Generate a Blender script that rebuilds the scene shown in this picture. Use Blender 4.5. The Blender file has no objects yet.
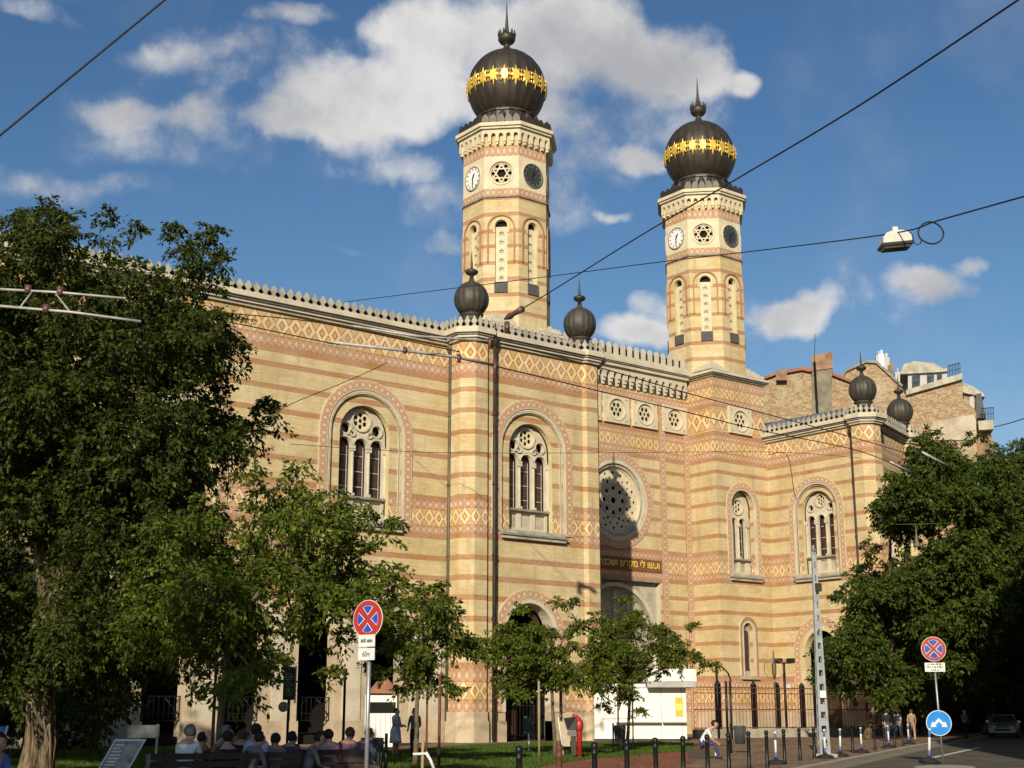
import bpy, bmesh, math, random
import numpy as np
from mathutils import Vector, Matrix
from mathutils.geometry import tessellate_polygon
random.seed(7); RNG = np.random.default_rng(11)
R = math.radians
sc = bpy.context.scene
COL = sc.collection
PI = math.pi

# ---------------------------------------------------------------- camera frame (used to lay the place out from measured sight lines)
FPX, EYE, TILT, AZ = 1350.0, 1.6, R(13.65), R(38.0)
SA, CA, ST, CT = math.sin(AZ), math.cos(AZ), math.sin(TILT), math.cos(TILT)
def ray(x, y):
    a = (x-512)/FPX; b = (384-y)/FPX
    F = CT-b*ST; z = ST+b*CT
    return F*SA+a*CA, F*CA-a*SA, z
def at(x, y, F):                 # point seen at (x, y), F metres ahead
    X, Y, Z = ray(x, y); k = F/(X*SA+Y*CA); return Vector((X*k, Y*k, EYE+Z*k))
def ground(x, y, z=0.0):
    X, Y, Z = ray(x, y); k = (z-EYE)/Z; return Vector((X*k, Y*k, z))
def on_y(x, y, Y0):
    X, Y, Z = ray(x, y); k = Y0/Y; return Vector((X*k, Y0, EYE+Z*k))
def stand(x, F):                 # ground point F metres ahead in the column x (x read at eye level)
    Rr = (x-512)/FPX*CT*F
    return Vector((F*SA+Rr*CA, F*CA-Rr*SA, 0))

# ---------------------------------------------------------------- objects
def tag(o, label=None, cat=None, group=None, kind=None):
    if label: o['label'] = label
    if cat: o['category'] = cat
    if group: o['group'] = group
    if kind: o['kind'] = kind
    return o
def empty(name, loc=(0, 0, 0), rz=0.0, label=None, cat=None, group=None):
    o = bpy.data.objects.new(name, None); COL.objects.link(o)
    o.location = loc; o.rotation_euler = (0, 0, rz); o.empty_display_size = .3
    return tag(o, label, cat, group)
def copy_tree(o, parent=None):
    c = o.copy(); COL.objects.link(c); c.parent = parent
    for ch in list(o.children): copy_tree(ch, c)
    return c

# ---------------------------------------------------------------- materials
MATS = {}
class NT:
    def __init__(s, tree): s.t = tree; s.L = tree.links
    def n(s, typ, **kw):
        nd = s.t.nodes.new(typ)
        for k, v in kw.items(): setattr(nd, k, v)
        return nd
    def put(s, sock, v):
        if v is None: return
        if hasattr(v, 'is_output'): s.L.new(v, sock)
        else: sock.default_value = v
    def m(s, op, a, b=None, c=None, clamp=False):
        nd = s.n('ShaderNodeMath', operation=op); nd.use_clamp = clamp
        s.put(nd.inputs[0], a); s.put(nd.inputs[1], b); s.put(nd.inputs[2], c)
        return nd.outputs[0]
    def mix(s, f, a, b, blend='MIX'):
        nd = s.n('ShaderNodeMix', data_type='RGBA', blend_type=blend)
        s.put(nd.inputs[0], f); s.put(nd.inputs[6], a); s.put(nd.inputs[7], b)
        return nd.outputs[2]
    def noise(s, vec, scale, detail=4, rough=.55):
        nd = s.n('ShaderNodeTexNoise'); s.put(nd.inputs['Vector'], vec)
        nd.inputs['Scale'].default_value = scale; nd.inputs['Detail'].default_value = detail; nd.inputs['Roughness'].default_value = rough
        return nd.outputs['Fac']
    def ramp(s, f, a, b):        # smoothstep a..b
        nd = s.n('ShaderNodeMapRange', interpolation_type='SMOOTHSTEP')
        s.put(nd.inputs[0], f); nd.inputs[1].default_value = a; nd.inputs[2].default_value = b
        return nd.outputs[0]
def c4(c): return (c[0], c[1], c[2], 1.0)
def newmat(name, rough=.8, metal=0.0, spec=.3):
    m = bpy.data.materials.new(name); m.use_nodes = True; m.node_tree.nodes.clear()
    T = NT(m.node_tree); out = T.n('ShaderNodeOutputMaterial'); b = T.n('ShaderNodeBsdfPrincipled')
    T.L.new(b.outputs[0], out.inputs[0])
    b.inputs['Roughness'].default_value = rough; b.inputs['Metallic'].default_value = metal
    b.inputs['Specular IOR Level'].default_value = spec
    MATS[name] = m
    return m, T, b
def plain(name, col, rough=.7, metal=0.0, var=.25, scale=3.0, bump=0.0, spec=.3, dark=None, tint=None):
    """a colour worn by two octaves of noise in object space"""
    m, T, b = newmat(name, rough, metal, spec)
    tc = T.n('ShaderNodeTexCoord').outputs['Object']
    f = T.noise(tc, scale, 5); g = T.noise(tc, scale*7.3, 3)
    d = dark or tuple(c*(1-var*1.5) for c in col)
    t = tint or tuple(min(1, c*(1+var*.6)) for c in col)
    k = T.mix(T.ramp(f, .3, .7), c4(d), c4(col))
    k = T.mix(T.m('MULTIPLY', T.ramp(g, .45, .75), .5), k, c4(t))
    T.put(b.inputs['Base Color'], k)
    T.put(b.inputs['Roughness'], T.m('ADD', T.m('MULTIPLY', f, .25), rough-.12, clamp=True))
    if bump:
        bp = T.n('ShaderNodeBump'); bp.inputs['Strength'].default_value = bump; bp.inputs['Distance'].default_value = .03
        T.put(bp.inputs['Height'], g); T.put(b.inputs['Normal'], bp.outputs[0])
    return m
YEL, YEL2 = (.62, .50, .27), (.54, .42, .21)
RED = (.42, .225, .115); TER = (.455, .27, .16); CRM = (.63, .52, .33); OCH = (.50, .31, .11); STO = (.56, .47, .33)

def brick_base(T, uvv):
    """yellow facing brick: courses, weathering and rain streaks; returns colour, course mask"""
    br = T.n('ShaderNodeTexBrick'); T.put(br.inputs['Vector'], uvv)
    br.inputs['Scale'].default_value = 1; br.inputs['Brick Width'].default_value = .29; br.inputs['Row Height'].default_value = .088
    br.inputs['Mortar Size'].default_value = .009; br.inputs['Bias'].default_value = .0
    br.inputs['Color1'].default_value = c4(YEL); br.inputs['Color2'].default_value = c4(YEL2); br.inputs['Mortar'].default_value = c4((.50, .38, .21))
    return br.outputs['Color']
def weather(T, col, pos, amt=.62):
    f = T.noise(pos, .35, 6, .68)
    st = T.n('ShaderNodeMapping'); T.put(st.inputs['Vector'], pos); st.inputs['Scale'].default_value = (1.3, 1.3, .12)
    g = T.noise(st.outputs[0], 1.6, 4, .6)
    k = T.mix(T.m('MULTIPLY', T.ramp(f, .45, .76), amt), col, c4((.36, .25, .125)), 'MIX')
    return T.mix(T.m('MULTIPLY', T.ramp(g, .52, .78), amt*.75), k, c4((.27, .20, .12)))
def banded(name, reds, dots, lats, panel=None):
    """striped brick: v of the uv map is the height in metres, u runs along the wall.
    reds: (z0, z1) red courses; dots: (z0, z1) strips of pale dots on terracotta; lats: (z0, z1) interlaced diamonds"""
    m, T, b = newmat(name, .85, 0, .25)
    uvn = T.n('ShaderNodeUVMap'); uv = uvn.outputs[0]
    sp = T.n('ShaderNodeSeparateXYZ'); T.put(sp.inputs[0], uv); u, v = sp.outputs[0], sp.outputs[1]
    pos = T.n('ShaderNodeNewGeometry').outputs['Position']
    wob = T.m('MULTIPLY', T.m('SUBTRACT', T.noise(uv, 2.5, 2), .5), .05)
    v = T.m('ADD', v, wob)
    def msk(lst):
        tot = None
        for (a, c) in lst:
            k = T.m('COMPARE', v, (a+c)/2, abs(c-a)/2)
            tot = k if tot is None else T.m('ADD', tot, k)
        return tot
    col = brick_base(T, uv)
    nz = T.noise(pos, 9, 3)
    redc = T.mix(T.ramp(nz, .3, .7), c4(tuple(x*.8 for x in RED)), c4(tuple(x*1.12 for x in RED)))
    if reds: col = T.mix(msk(reds), col, redc)
    def frac_tri(p):             # 0 at the middle of a cell, 1 at its ends
        return T.m('MULTIPLY', T.m('ABSOLUTE', T.m('SUBTRACT', T.m('FRACT', T.m('DIVIDE', u, p)), .5)), 2)
    def centred(lst, sub=1):
        cs = hs = None
        for (a, c) in lst:
            k = T.m('COMPARE', v, (a+c)/2, abs(c-a)/2)
            kc = T.m('MULTIPLY', k, (a+c)/2); kh = T.m('MULTIPLY', k, abs(c-a)/2)
            cs = kc if cs is None else T.m('ADD', cs, kc); hs = kh if hs is None else T.m('ADD', hs, kh)
        hs = T.m('MAXIMUM', hs, .01)
        return T.m('DIVIDE', T.m('ABSOLUTE', T.m('SUBTRACT', v, cs)), hs), hs
    if dots:
        s, _ = centred(dots); t = frac_tri(.42)
        q = T.m('ADD', T.m('MULTIPLY', t, .9), T.m('MULTIPLY', s, .8))
        dcol = T.mix(T.m('LESS_THAN', q, .46), c4(TER), c4((.61, .44, .30)))
        dcol = T.mix(T.m('GREATER_THAN', s, .86), dcol, c4((.30, .15, .08)))
        dcol = T.mix(T.m('GREATER_THAN', q, 1.22), dcol, c4((.52, .32, .19)))
        col = T.mix(msk(dots), col, dcol)
    if lats:
        s, hs = centred(lats); t = frac_tri(T.m('MULTIPLY', hs, 1.3))
        q = T.m('ADD', t, s)
        l = T.mix(T.m('GREATER_THAN', q, .24), c4((.58, .38, .15)), c4((.40, .175, .065)))
        l = T.mix(T.m('GREATER_THAN', q, .50), l, c4((.67, .53, .30)))
        l = T.mix(T.m('GREATER_THAN', q, 1.02), l, c4((.42, .21, .085)))
        l = T.mix(T.m('GREATER_THAN', q, 1.22), l, c4((.55, .345, .15)))
        l = T.mix(T.m('GREATER_THAN', s, .93), l, c4((.36, .17, .08)))
        col = T.mix(msk(lats), col, l)
    cm = T.n('ShaderNodeMapping'); T.put(cm.inputs['Vector'], pos); cm.inputs['Scale'].default_value = (.22, .22, 7.0)
    cn = T.noise(cm.outputs[0], 1.3, 4, .6); pn = T.noise(pos, .8, 3, .5)
    tone = T.m('ADD', T.m('MULTIPLY', T.m('SUBTRACT', cn, .5), .42), T.m('ADD', T.m('MULTIPLY', T.m('SUBTRACT', pn, .5), .30), .99))
    hs_ = T.n('ShaderNodeHueSaturation'); T.put(hs_.inputs['Value'], tone); T.put(hs_.inputs['Color'], col); T.put(hs_.inputs['Saturation'], T.m('ADD', T.m('MULTIPLY', T.m('SUBTRACT', pn, .5), -.5), 1.0)); col = hs_.outputs[0]
    col = weather(T, col, pos)
    T.put(b.inputs['Base Color'], col)
    bp = T.n('ShaderNodeBump'); bp.inputs['Strength'].default_value = .35; bp.inputs['Distance'].default_value = .02
    T.put(bp.inputs['Height'], T.noise(pos, 14, 3)); T.put(b.inputs['Normal'], bp.outputs[0])
    return m
LOW = [(9.75, 10.05), (8.65, 8.95), (7.55, 7.85), (6.4, 6.7), (5.2, 5.5), (3.85, 4.2)]
MID = [(13.1, 13.4), (10.95, 11.25)]; MIDD = [(12.65, 13.1), (11.25, 11.65)]; MIDL = [(11.65, 12.65)]
UP = [(19.25, 19.55), (18.05, 18.35), (16.8, 17.1), (15.55, 15.85), (14.35, 14.65)]
banded('brick_wall', UP+MID+LOW+[(20.05, 20.45)], MIDD+[(20.45, 20.95), (3.2, 3.85), (1.6, 2.2)], MIDL+[(20.95, 22.2), (2.2, 3.2)])
banded('brick_front', UP+MID+LOW+[(20.2, 20.5), (22.25, 22.6), (24.45, 24.75), (26.8, 27.1)], MIDD+[(20.5, 20.95), (21.9, 22.25), (24.75, 25.2), (26.1, 26.8), (3.2, 3.85), (1.6, 2.2)],
       MIDL+[(20.95, 21.9), (25.2, 26.1), (22.7, 24.4), (2.2, 3.2)])
banded('brick_tower', [(36.95, 37.2), (35.72, 36.02), (34.45, 34.75), (33.35, 33.62), (32.1, 32.38), (30.9, 31.2), (29.75, 30.05), (28.45, 28.75), (27.0, 27.5)],
       [(37.25, 37.8), (40.28, 41.1)], [])
def dots_mat(name, per=.42):
    m, T, b = newmat(name, .85)
    sp = T.n('ShaderNodeSeparateXYZ'); T.put(sp.inputs[0], T.n('ShaderNodeUVMap').outputs[0]); u, v = sp.outputs[0], sp.outputs[1]
    pos = T.n('ShaderNodeNewGeometry').outputs['Position']
    s = T.m('MULTIPLY', T.m('ABSOLUTE', T.m('SUBTRACT', v, .5)), 2)
    t = T.m('MULTIPLY', T.m('ABSOLUTE', T.m('SUBTRACT', T.m('FRACT', T.m('DIVIDE', u, per)), .5)), 2)
    q = T.m('ADD', T.m('MULTIPLY', t, .9), T.m('MULTIPLY', s, .8))
    col = T.mix(T.m('LESS_THAN', q, .44), c4(TER), c4((.62, .46, .32)))
    col = T.mix(T.m('GREATER_THAN', q, 1.2), col, c4((.56, .37, .22)))
    col = T.mix(T.m('GREATER_THAN', s, .84), col, c4((.58, .46, .30)))
    T.put(b.inputs['Base Color'], weather(T, col, pos, .4))
    return m
dots_mat('dotted_band')
plain('pale_stone', (.60, .52, .38), .85, var=.16, scale=.9, bump=.3)
plain('cream_stone', (.66, .56, .37), .8, var=.12, scale=1.1, bump=.2)
plain('plinth_stone', (.53, .42, .28), .85, var=.2, scale=.7, bump=.3)
plain('weathered_stone', (.47, .42, .31), .88, var=.3, scale=1.2, bump=.4, dark=(.27, .25, .19))
plain('grey_moulding', (.30, .28, .22), .85, var=.3, scale=1.5, bump=.2)
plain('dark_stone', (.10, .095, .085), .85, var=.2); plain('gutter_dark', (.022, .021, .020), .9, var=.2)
plain('yellow_brick', YEL, .85, var=.15, scale=.8, bump=.3)
plain('red_brick', RED, .85, var=.2, scale=2, bump=.3)
plain('copper_dark', (.055, .043, .029), .5, .3, var=.25, scale=1.2, spec=.5)
plain('copper_small', (.078, .066, .048), .55, .25, var=.3, scale=3, spec=.4)
plain('gilding', (1.0, .62, .10), .42, .55, var=.08, scale=4, spec=.6)
plain('gold_paint', (.90, .62, .14), .45, .15, var=.1)
plain('inscription_ground', (.20, .09, .035), .7, var=.2)
plain('interior_dark', (.012, .011, .010), .95, var=.2)  # near black: the shade inside rooms and recesses is put into the colour
plain('dark_wood', (.075, .04, .022), .6, var=.3)
plain('lead_bar', (.46, .44, .40), .6, var=.1)
plain('zinc_roof', (.27, .28, .29), .5, .3, var=.2, scale=.8)
plain('slate_roof', (.10, .095, .09), .7, var=.25)
plain('pipe_olive', (.14, .12, .075), .55, .2, var=.25, scale=2)
plain('pipe_dark', (.055, .042, .03), .55, .2, var=.25, scale=2)
plain('black_iron', (.018, .017, .017), .45, .4, var=.3, scale=5, spec=.5)
plain('white_enamel', (.78, .77, .72), .45, var=.08)
plain('black_enamel', (.02, .02, .022), .4, var=.2)
plain('dark_dial', (.045, .047, .045), .5, var=.2)
plain('leather_grey', (.2, .2, .2), .7)
plain('galvanised', (.36, .37, .37), .42, .55, var=.18, scale=6)
plain('mast_paint', (.31, .33, .34), .5, .1, var=.2, scale=3)
plain('sign_red', (.40, .028, .024), .35, var=.08, spec=.5)
plain('sign_blue', (.012, .075, .42), .35, var=.08, spec=.5)
plain('sign_sky_blue', (.0, .21, .62), .35, var=.08, spec=.5)
plain('sign_white', (.66, .66, .62), .4, var=.07)
plain('sign_back', (.33, .33, .33), .5, .5)
plain('black_print', (.03, .03, .03), .6)
plain('rust_brown', (.16, .055, .035), .6, var=.3, scale=5)
plain('post_red', (.40, .026, .022), .4, var=.15, scale=4, spec=.5)
plain('hood_blue', (.03, .03, .05), .45, var=.2)
plain('rubber_black', (.022, .022, .022), .85, var=.2)
plain('post_blue', (.09, .15, .30), .5, var=.15)
plain('kiosk_white', (.80, .77, .68), .55, var=.07, scale=1.2)
plain('kiosk_grey', (.42, .40, .36), .6, var=.12)
plain('poster_yellow', (.80, .46, .04), .6, var=.12, scale=5)
plain('bin_grey', (.10, .105, .10), .6, .2, var=.25, scale=4)
plain('bench_wood', (.05, .033, .022), .7, var=.3, scale=3)
plain('cable_black', (.02, .02, .022), .6)
plain('rod_pale', (.46, .44, .40), .55, .2, var=.25)
plain('porcelain_brown', (.12, .06, .04), .4, spec=.5)
plain('lamp_shell', (.62, .60, .52), .5, var=.15, scale=5)
plain('lamp_glass', (.10, .10, .09), .2, spec=.6)
def bark_mat():
    m, T, b = newmat('bark', .95, 0, .15); tc = T.n('ShaderNodeNewGeometry').outputs['Position']
    mp = T.n('ShaderNodeMapping'); T.put(mp.inputs['Vector'], tc); mp.inputs['Scale'].default_value = (7, 7, .9)
    f = T.noise(mp.outputs[0], 1.6, 6, .65); g = T.noise(tc, 3, 4)
    k = T.mix(T.ramp(f, .36, .62), c4((.055, .038, .022)), c4((.25, .185, .105))); k = T.mix(T.m('MULTIPLY', T.ramp(g, .45, .8), .4), k, c4((.17, .15, .10)))
    T.put(b.inputs['Base Color'], k); bp = T.n('ShaderNodeBump'); bp.inputs['Strength'].default_value = 1; bp.inputs['Distance'].default_value = .08
    T.put(bp.inputs['Height'], f); T.put(b.inputs['Normal'], bp.outputs[0])
bark_mat()
plain('bark_young', (.15, .11, .07), .9, var=.3, scale=6)
plain('stake_wood', (.36, .27, .15), .85, var=.25, scale=5)
plain('stake_red', (.19, .065, .04), .8, var=.3, scale=5)
plain('tape_white', (.80, .79, .75), .6)
def rubble():
    m, T, b = newmat('old_brick', .92, 0, .2); pos = T.n('ShaderNodeNewGeometry').outputs['Position']
    wp = T.n('ShaderNodeVectorMath', operation='MULTIPLY_ADD'); nz_ = T.n('ShaderNodeTexNoise'); T.put(nz_.inputs['Vector'], pos); nz_.inputs['Scale'].default_value = 1.4; nz_.inputs['Detail'].default_value = 3
    T.put(wp.inputs[0], nz_.outputs['Color']); wp.inputs[1].default_value = (.7, .7, .7); T.put(wp.inputs[2], pos)
    mp = T.n('ShaderNodeMapping'); T.put(mp.inputs['Vector'], wp.outputs[0]); mp.inputs['Scale'].default_value = (1, 1, 1.7)
    vo = T.n('ShaderNodeTexVoronoi'); T.put(vo.inputs['Vector'], mp.outputs[0]); vo.inputs['Scale'].default_value = 3.2
    sp = T.n('ShaderNodeSeparateColor'); T.put(sp.inputs[0], vo.outputs['Color'])
    k = T.mix(sp.outputs[0], c4((.27, .19, .11)), c4((.43, .33, .20))); k = T.mix(T.m('GREATER_THAN', sp.outputs[1], .85), k, c4((.34, .18, .10)))
    k = T.mix(T.ramp(T.noise(pos, .22, 5, .65), .55, .75), k, c4((.45, .37, .25)))
    k = T.mix(T.m('MULTIPLY', T.ramp(T.noise(pos, 2.2, 5), .5, .8), .5), k, c4((.22, .15, .09)))
    T.put(b.inputs['Base Color'], k); bp = T.n('ShaderNodeBump'); bp.inputs['Strength'].default_value = .8; bp.inputs['Distance'].default_value = .12
    T.put(bp.inputs['Height'], vo.outputs['Distance']); T.put(b.inputs['Normal'], bp.outputs[0])
rubble()
plain('chimney_brick', (.34, .20, .12), .92, var=.35, scale=1.2, bump=.6)
plain('grey_brick', (.26, .22, .15), .92, var=.3, scale=1.4, bump=.5)
plain('render_beige', (.50, .42, .30), .9, var=.25, scale=.6)
plain('render_white', (.46, .45, .42), .8, var=.1)
plain('tile_red', (.33, .15, .085), .8, var=.25, scale=1.5)
plain('car_silver', (.30, .32, .34), .3, .6, var=.06, spec=.6)
plain('car_dark', (.03, .035, .05), .3, .3, var=.1, spec=.6)
plain('car_glass', (.02, .025, .03), .08, spec=.8)
plain('tyre', (.02, .02, .02), .9)
plain('plate_grey', (.15, .148, .14), .7, var=.2)

def glass_mat():
    m, T, b = newmat('stained_glass', .25, 0, .5)
    uv = T.n('ShaderNodeUVMap').outputs[0]
    vo = T.n('ShaderNodeTexVoronoi'); T.put(vo.inputs['Vector'], uv); vo.inputs['Scale'].default_value = 5.5
    k = T.mix(T.ramp(vo.outputs['Distance'], .05, .5), c4((.085, .048, .030)), c4((.045, .022, .018)))
    T.put(b.inputs['Base Color'], k)
    return m
glass_mat()

# ---------------------------------------------------------------- mesh collecting
class MB:
    def __init__(s): s.v = []; s.f = []; s.uv = []; s.m = []; s.sm = []; s.names = []
    def mi(s, name):
        if name not in s.names: s.names.append(name)
        return s.names.index(name)
    def face(s, pts, mat, uvs=None, smooth=False):
        i = len(s.v); s.v += [tuple(p) for p in pts]; s.f.append(tuple(range(i, i+len(pts))))
        s.uv.append(list(uvs) if uvs else [(p[0]+p[1], p[2]) for p in pts]); s.m.append(s.mi(mat)); s.sm.append(smooth)
    def idx(s, verts, faces, mat, smooth=True, uvs=None):
        i = len(s.v); s.v += [tuple(p) for p in verts]; k = s.mi(mat)
        for f in faces:
            s.f.append(tuple(i+a for a in f)); s.m.append(k); s.sm.append(smooth)
            s.uv.append([uvs[a] for a in f] if uvs else [(verts[a][0]+verts[a][1], verts[a][2]) for a in f])
    def hexa(s, P, mat):         # 8 corners: bottom loop then top loop
        for q in ((3, 2, 1, 0), (4, 5, 6, 7), (0, 1, 5, 4), (1, 2, 6, 5), (2, 3, 7, 6), (3, 0, 4, 7)):
            s.face([P[a] for a in q], mat)
    def box(s, x0, x1, y0, y1, z0, z1, mat):
        s.hexa([(x0, y0, z0), (x1, y0, z0), (x1, y1, z0), (x0, y1, z0), (x0, y0, z1), (x1, y0, z1), (x1, y1, z1), (x0, y1, z1)], mat)
    def fbox(s, fr, u0, u1, d0, d1, z0, z1, mat):
        s.hexa([fr(u0, d1, z0), fr(u1, d1, z0), fr(u1, d0, z0), fr(u0, d0, z0), fr(u0, d1, z1), fr(u1, d1, z1), fr(u1, d0, z1), fr(u0, d0, z1)], mat)
    def tube(s, pts, r, mat, n=8, caps=True, smooth=True):
        pts = [Vector(p) for p in pts]; rr = r if isinstance(r, (list, tuple)) else [r]*len(pts)
        vs = []; up = None
        for i, p in enumerate(pts):
            d = (pts[min(i+1, len(pts)-1)]-pts[max(i-1, 0)])
            d = d.normalized() if d.length > 1e-9 else Vector((0, 0, 1))
            if up is None:
                up = Vector((0, 0, 1)) if abs(d.z) < .9 else Vector((1, 0, 0))
            a = d.cross(up).normalized(); bb = a.cross(d).normalized(); up = bb
            for k in range(n):
                t = 2*PI*k/n; vs.append(p+(a*math.cos(t)+bb*math.sin(t))*rr[i])
        fs = []
        for i in range(len(pts)-1):
            for k in range(n):
                fs.append((i*n+k, i*n+(k+1) % n, (i+1)*n+(k+1) % n, (i+1)*n+k))
        if caps: fs.append(tuple(range(n-1, -1, -1))); fs.append(tuple(range((len(pts)-1)*n, len(pts)*n)))
        s.idx(vs, fs, mat, smooth)
    def lathe(s, cx, cy, prof, n, mat, smooth=True, wave=0.0, lobes=0, rot=0.0):
        vs = []; fs = []
        for (r, z) in prof:
            for k in range(n):
                t = 2*PI*k/n+rot
                w = 1-wave*(1-abs(math.sin(lobes*(t-rot)/2))**.6) if lobes else 1
                vs.append((cx+r*w*math.cos(t), cy+r*w*math.sin(t), z))
        for i in range(len(prof)-1):
            for k in range(n):
                fs.append((i*n+k, i*n+(k+1) % n, (i+1)*n+(k+1) % n, (i+1)*n+k))
        fs.append(tuple(range(n-1, -1, -1))); fs.append(tuple(range((len(prof)-1)*n, len(prof)*n)))
        s.idx(vs, fs, mat, smooth)
    def plate(s, fr, loops, d0, d1, mat, side=None, back=False):
        """a slab cut to an outline with holes; front at d1, back at d0, in the frame fr; uv = (u + frame offset, z)"""
        side = side or mat; loops = [list(l) for l in loops]; flat = [p for l in loops for p in l]
        tris = tessellate_polygon([[Vector((p[0], p[1], 0)) for p in l] for l in loops])
        o = getattr(fr, 'uoff', 0)
        F = [fr(p[0], d1, p[1]) for p in flat]
        s.idx(F, [tuple(t) for t in tris], mat, False, [(p[0]+o, p[1]) for p in flat])
        if back: s.idx([fr(p[0], d0, p[1]) for p in flat], [tuple(t)[::-1] for t in tris], side, False, [(p[0]+o, p[1]) for p in flat])
        for l in loops:
            for i in range(len(l)):
                a, b = l[i], l[(i+1) % len(l)]
                s.face([fr(a[0], d1, a[1]), fr(b[0], d1, b[1]), fr(b[0], d0, b[1]), fr(a[0], d0, a[1])], side,
                       [(a[0]+o, a[1]), (b[0]+o, b[1]), (b[0]+o+(d1-d0), b[1]), (a[0]+o+(d1-d0), a[1])])
    def build(s, name, parent=None):
        me = bpy.data.meshes.new(name); me.from_pydata(s.v, [], s.f)
        for nme in s.names: me.materials.append(MATS[nme])
        me.polygons.foreach_set('material_index', s.m); me.polygons.foreach_set('use_smooth', s.sm)
        uvl = me.uv_layers.new(name='UVMap')
        uvl.data.foreach_set('uv', np.array([c for f in s.uv for q in f for c in q], dtype=np.float32))
        me.update()
        if not s.f: print('EMPTY', name)
        o = bpy.data.objects.new(name, me); COL.objects.link(o)
        if parent is not None: o.parent = parent
        return o
class Frame:
    """a wall's own axes: u along it (to the right seen from outside), d out of it, z up"""
    def __init__(s, x, y, ang=0.0, uoff=0.0): s.x, s.y = x, y; s.c, s.s = math.cos(ang), math.sin(ang); s.uoff = uoff
    def __call__(s, u, d, z): return (s.x+u*s.c+d*s.s, s.y+u*s.s-d*s.c, z)
def rect(u0, u1, z0, z1): return [(u0, z0), (u1, z0), (u1, z1), (u0, z1)]
def arch(uc, hw, z0, zs, n=18):
    return [(uc+hw, z0)]+[(uc+hw*math.cos(PI*i/n), zs+hw*math.sin(PI*i/n)) for i in range(n+1)]+[(uc-hw, z0)]
def circ(uc, zc, r, n=24, ph=0.0): return [(uc+r*math.cos(2*PI*i/n+ph), zc+r*math.sin(2*PI*i/n+ph)) for i in range(n)]
def star(uc, zc, r, k=6, inner=.5, ph=PI/2):
    return [(uc+(r if i % 2 == 0 else r*inner)*math.cos(PI*i/k+ph), zc+(r if i % 2 == 0 else r*inner)*math.sin(PI*i/k+ph)) for i in range(2*k)]
def arch_band(mb, fr, uc, r0, r1, z0, zs, d0, d1, mat, n=22, side='pale_stone', full=False):
    """archivolt: a raised band between radii r0 and r1 round an arched opening (or a full ring)"""
    if full: pts = [(uc, zs, math.cos(2*PI*i/48), math.sin(2*PI*i/48)) for i in range(49)]
    else:
        pts = [(uc, z0, 1, 0)]+[(uc, zs, math.cos(PI*i/n), math.sin(PI*i/n)) for i in range(n+1)]+[(uc, z0, -1, 0)]
        if zs-z0 < .01: pts = pts[1:-1]
    rm = (r0+r1)/2; L = 0; prev = None; P = []
    for (c, z, a, b) in pts:
        m = (c+rm*a, z+rm*b)
        if prev: L += math.hypot(m[0]-prev[0], m[1]-prev[1])
        prev = m; P.append((c+r0*a, z+r0*b, c+r1*a, z+r1*b, L))
    for p, q in zip(P, P[1:]):
        mb.face([fr(p[0], d1, p[1]), fr(p[2], d1, p[3]), fr(q[2], d1, q[3]), fr(q[0], d1, q[1])], mat, [(p[4], 0), (p[4], 1), (q[4], 1), (q[4], 0)])
        mb.face([fr(p[2], d1, p[3]), fr(p[2], d0, p[3]), fr(q[2], d0, q[3]), fr(q[2], d1, q[3])], side)
        mb.face([fr(p[0], d0, p[1]), fr(p[0], d1, p[1]), fr(q[0], d1, q[1]), fr(q[0], d0, q[1])], side)
# ================================================================ the synagogue
YA, YB, YC, YT, XR = 62.0, 60.2, 73.2, 70.4, 80.5
SYN = empty('synagogue', (67, 66, 0), 0, 'yellow and red striped brick synagogue with two onion domed octagonal towers and a rose window', 'synagogue')
def world_child(mb, name, parent):
    """parts keep world coordinates in their mesh; the parent sits at the building's base"""
    o = mb.build(name, None); o.parent = parent
    o.matrix_parent_inverse = root_inv(parent); return o
_inv = {}
def root_inv(p):
    M = Matrix.Identity(4); q = p; chain = []
    while q is not None: chain.append(q); q = q.parent
    for q in reversed(chain):
        M = M @ q.matrix_parent_inverse @ Matrix.LocRotScale(q.location, q.rotation_euler, q.scale)
    return M.inverted()
def part(mb, name, parent=SYN): return world_child(mb, name, parent)

FA = Frame(0, YA, 0); FB = Frame(0, YB, 0); FC = Frame(0, YC, 0, .13); FT = Frame(0, YT, 0, .1)
FR = Frame(XR, YT, -PI/2, 80.5)         # the right return wall: u from the inner corner towards the street

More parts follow.
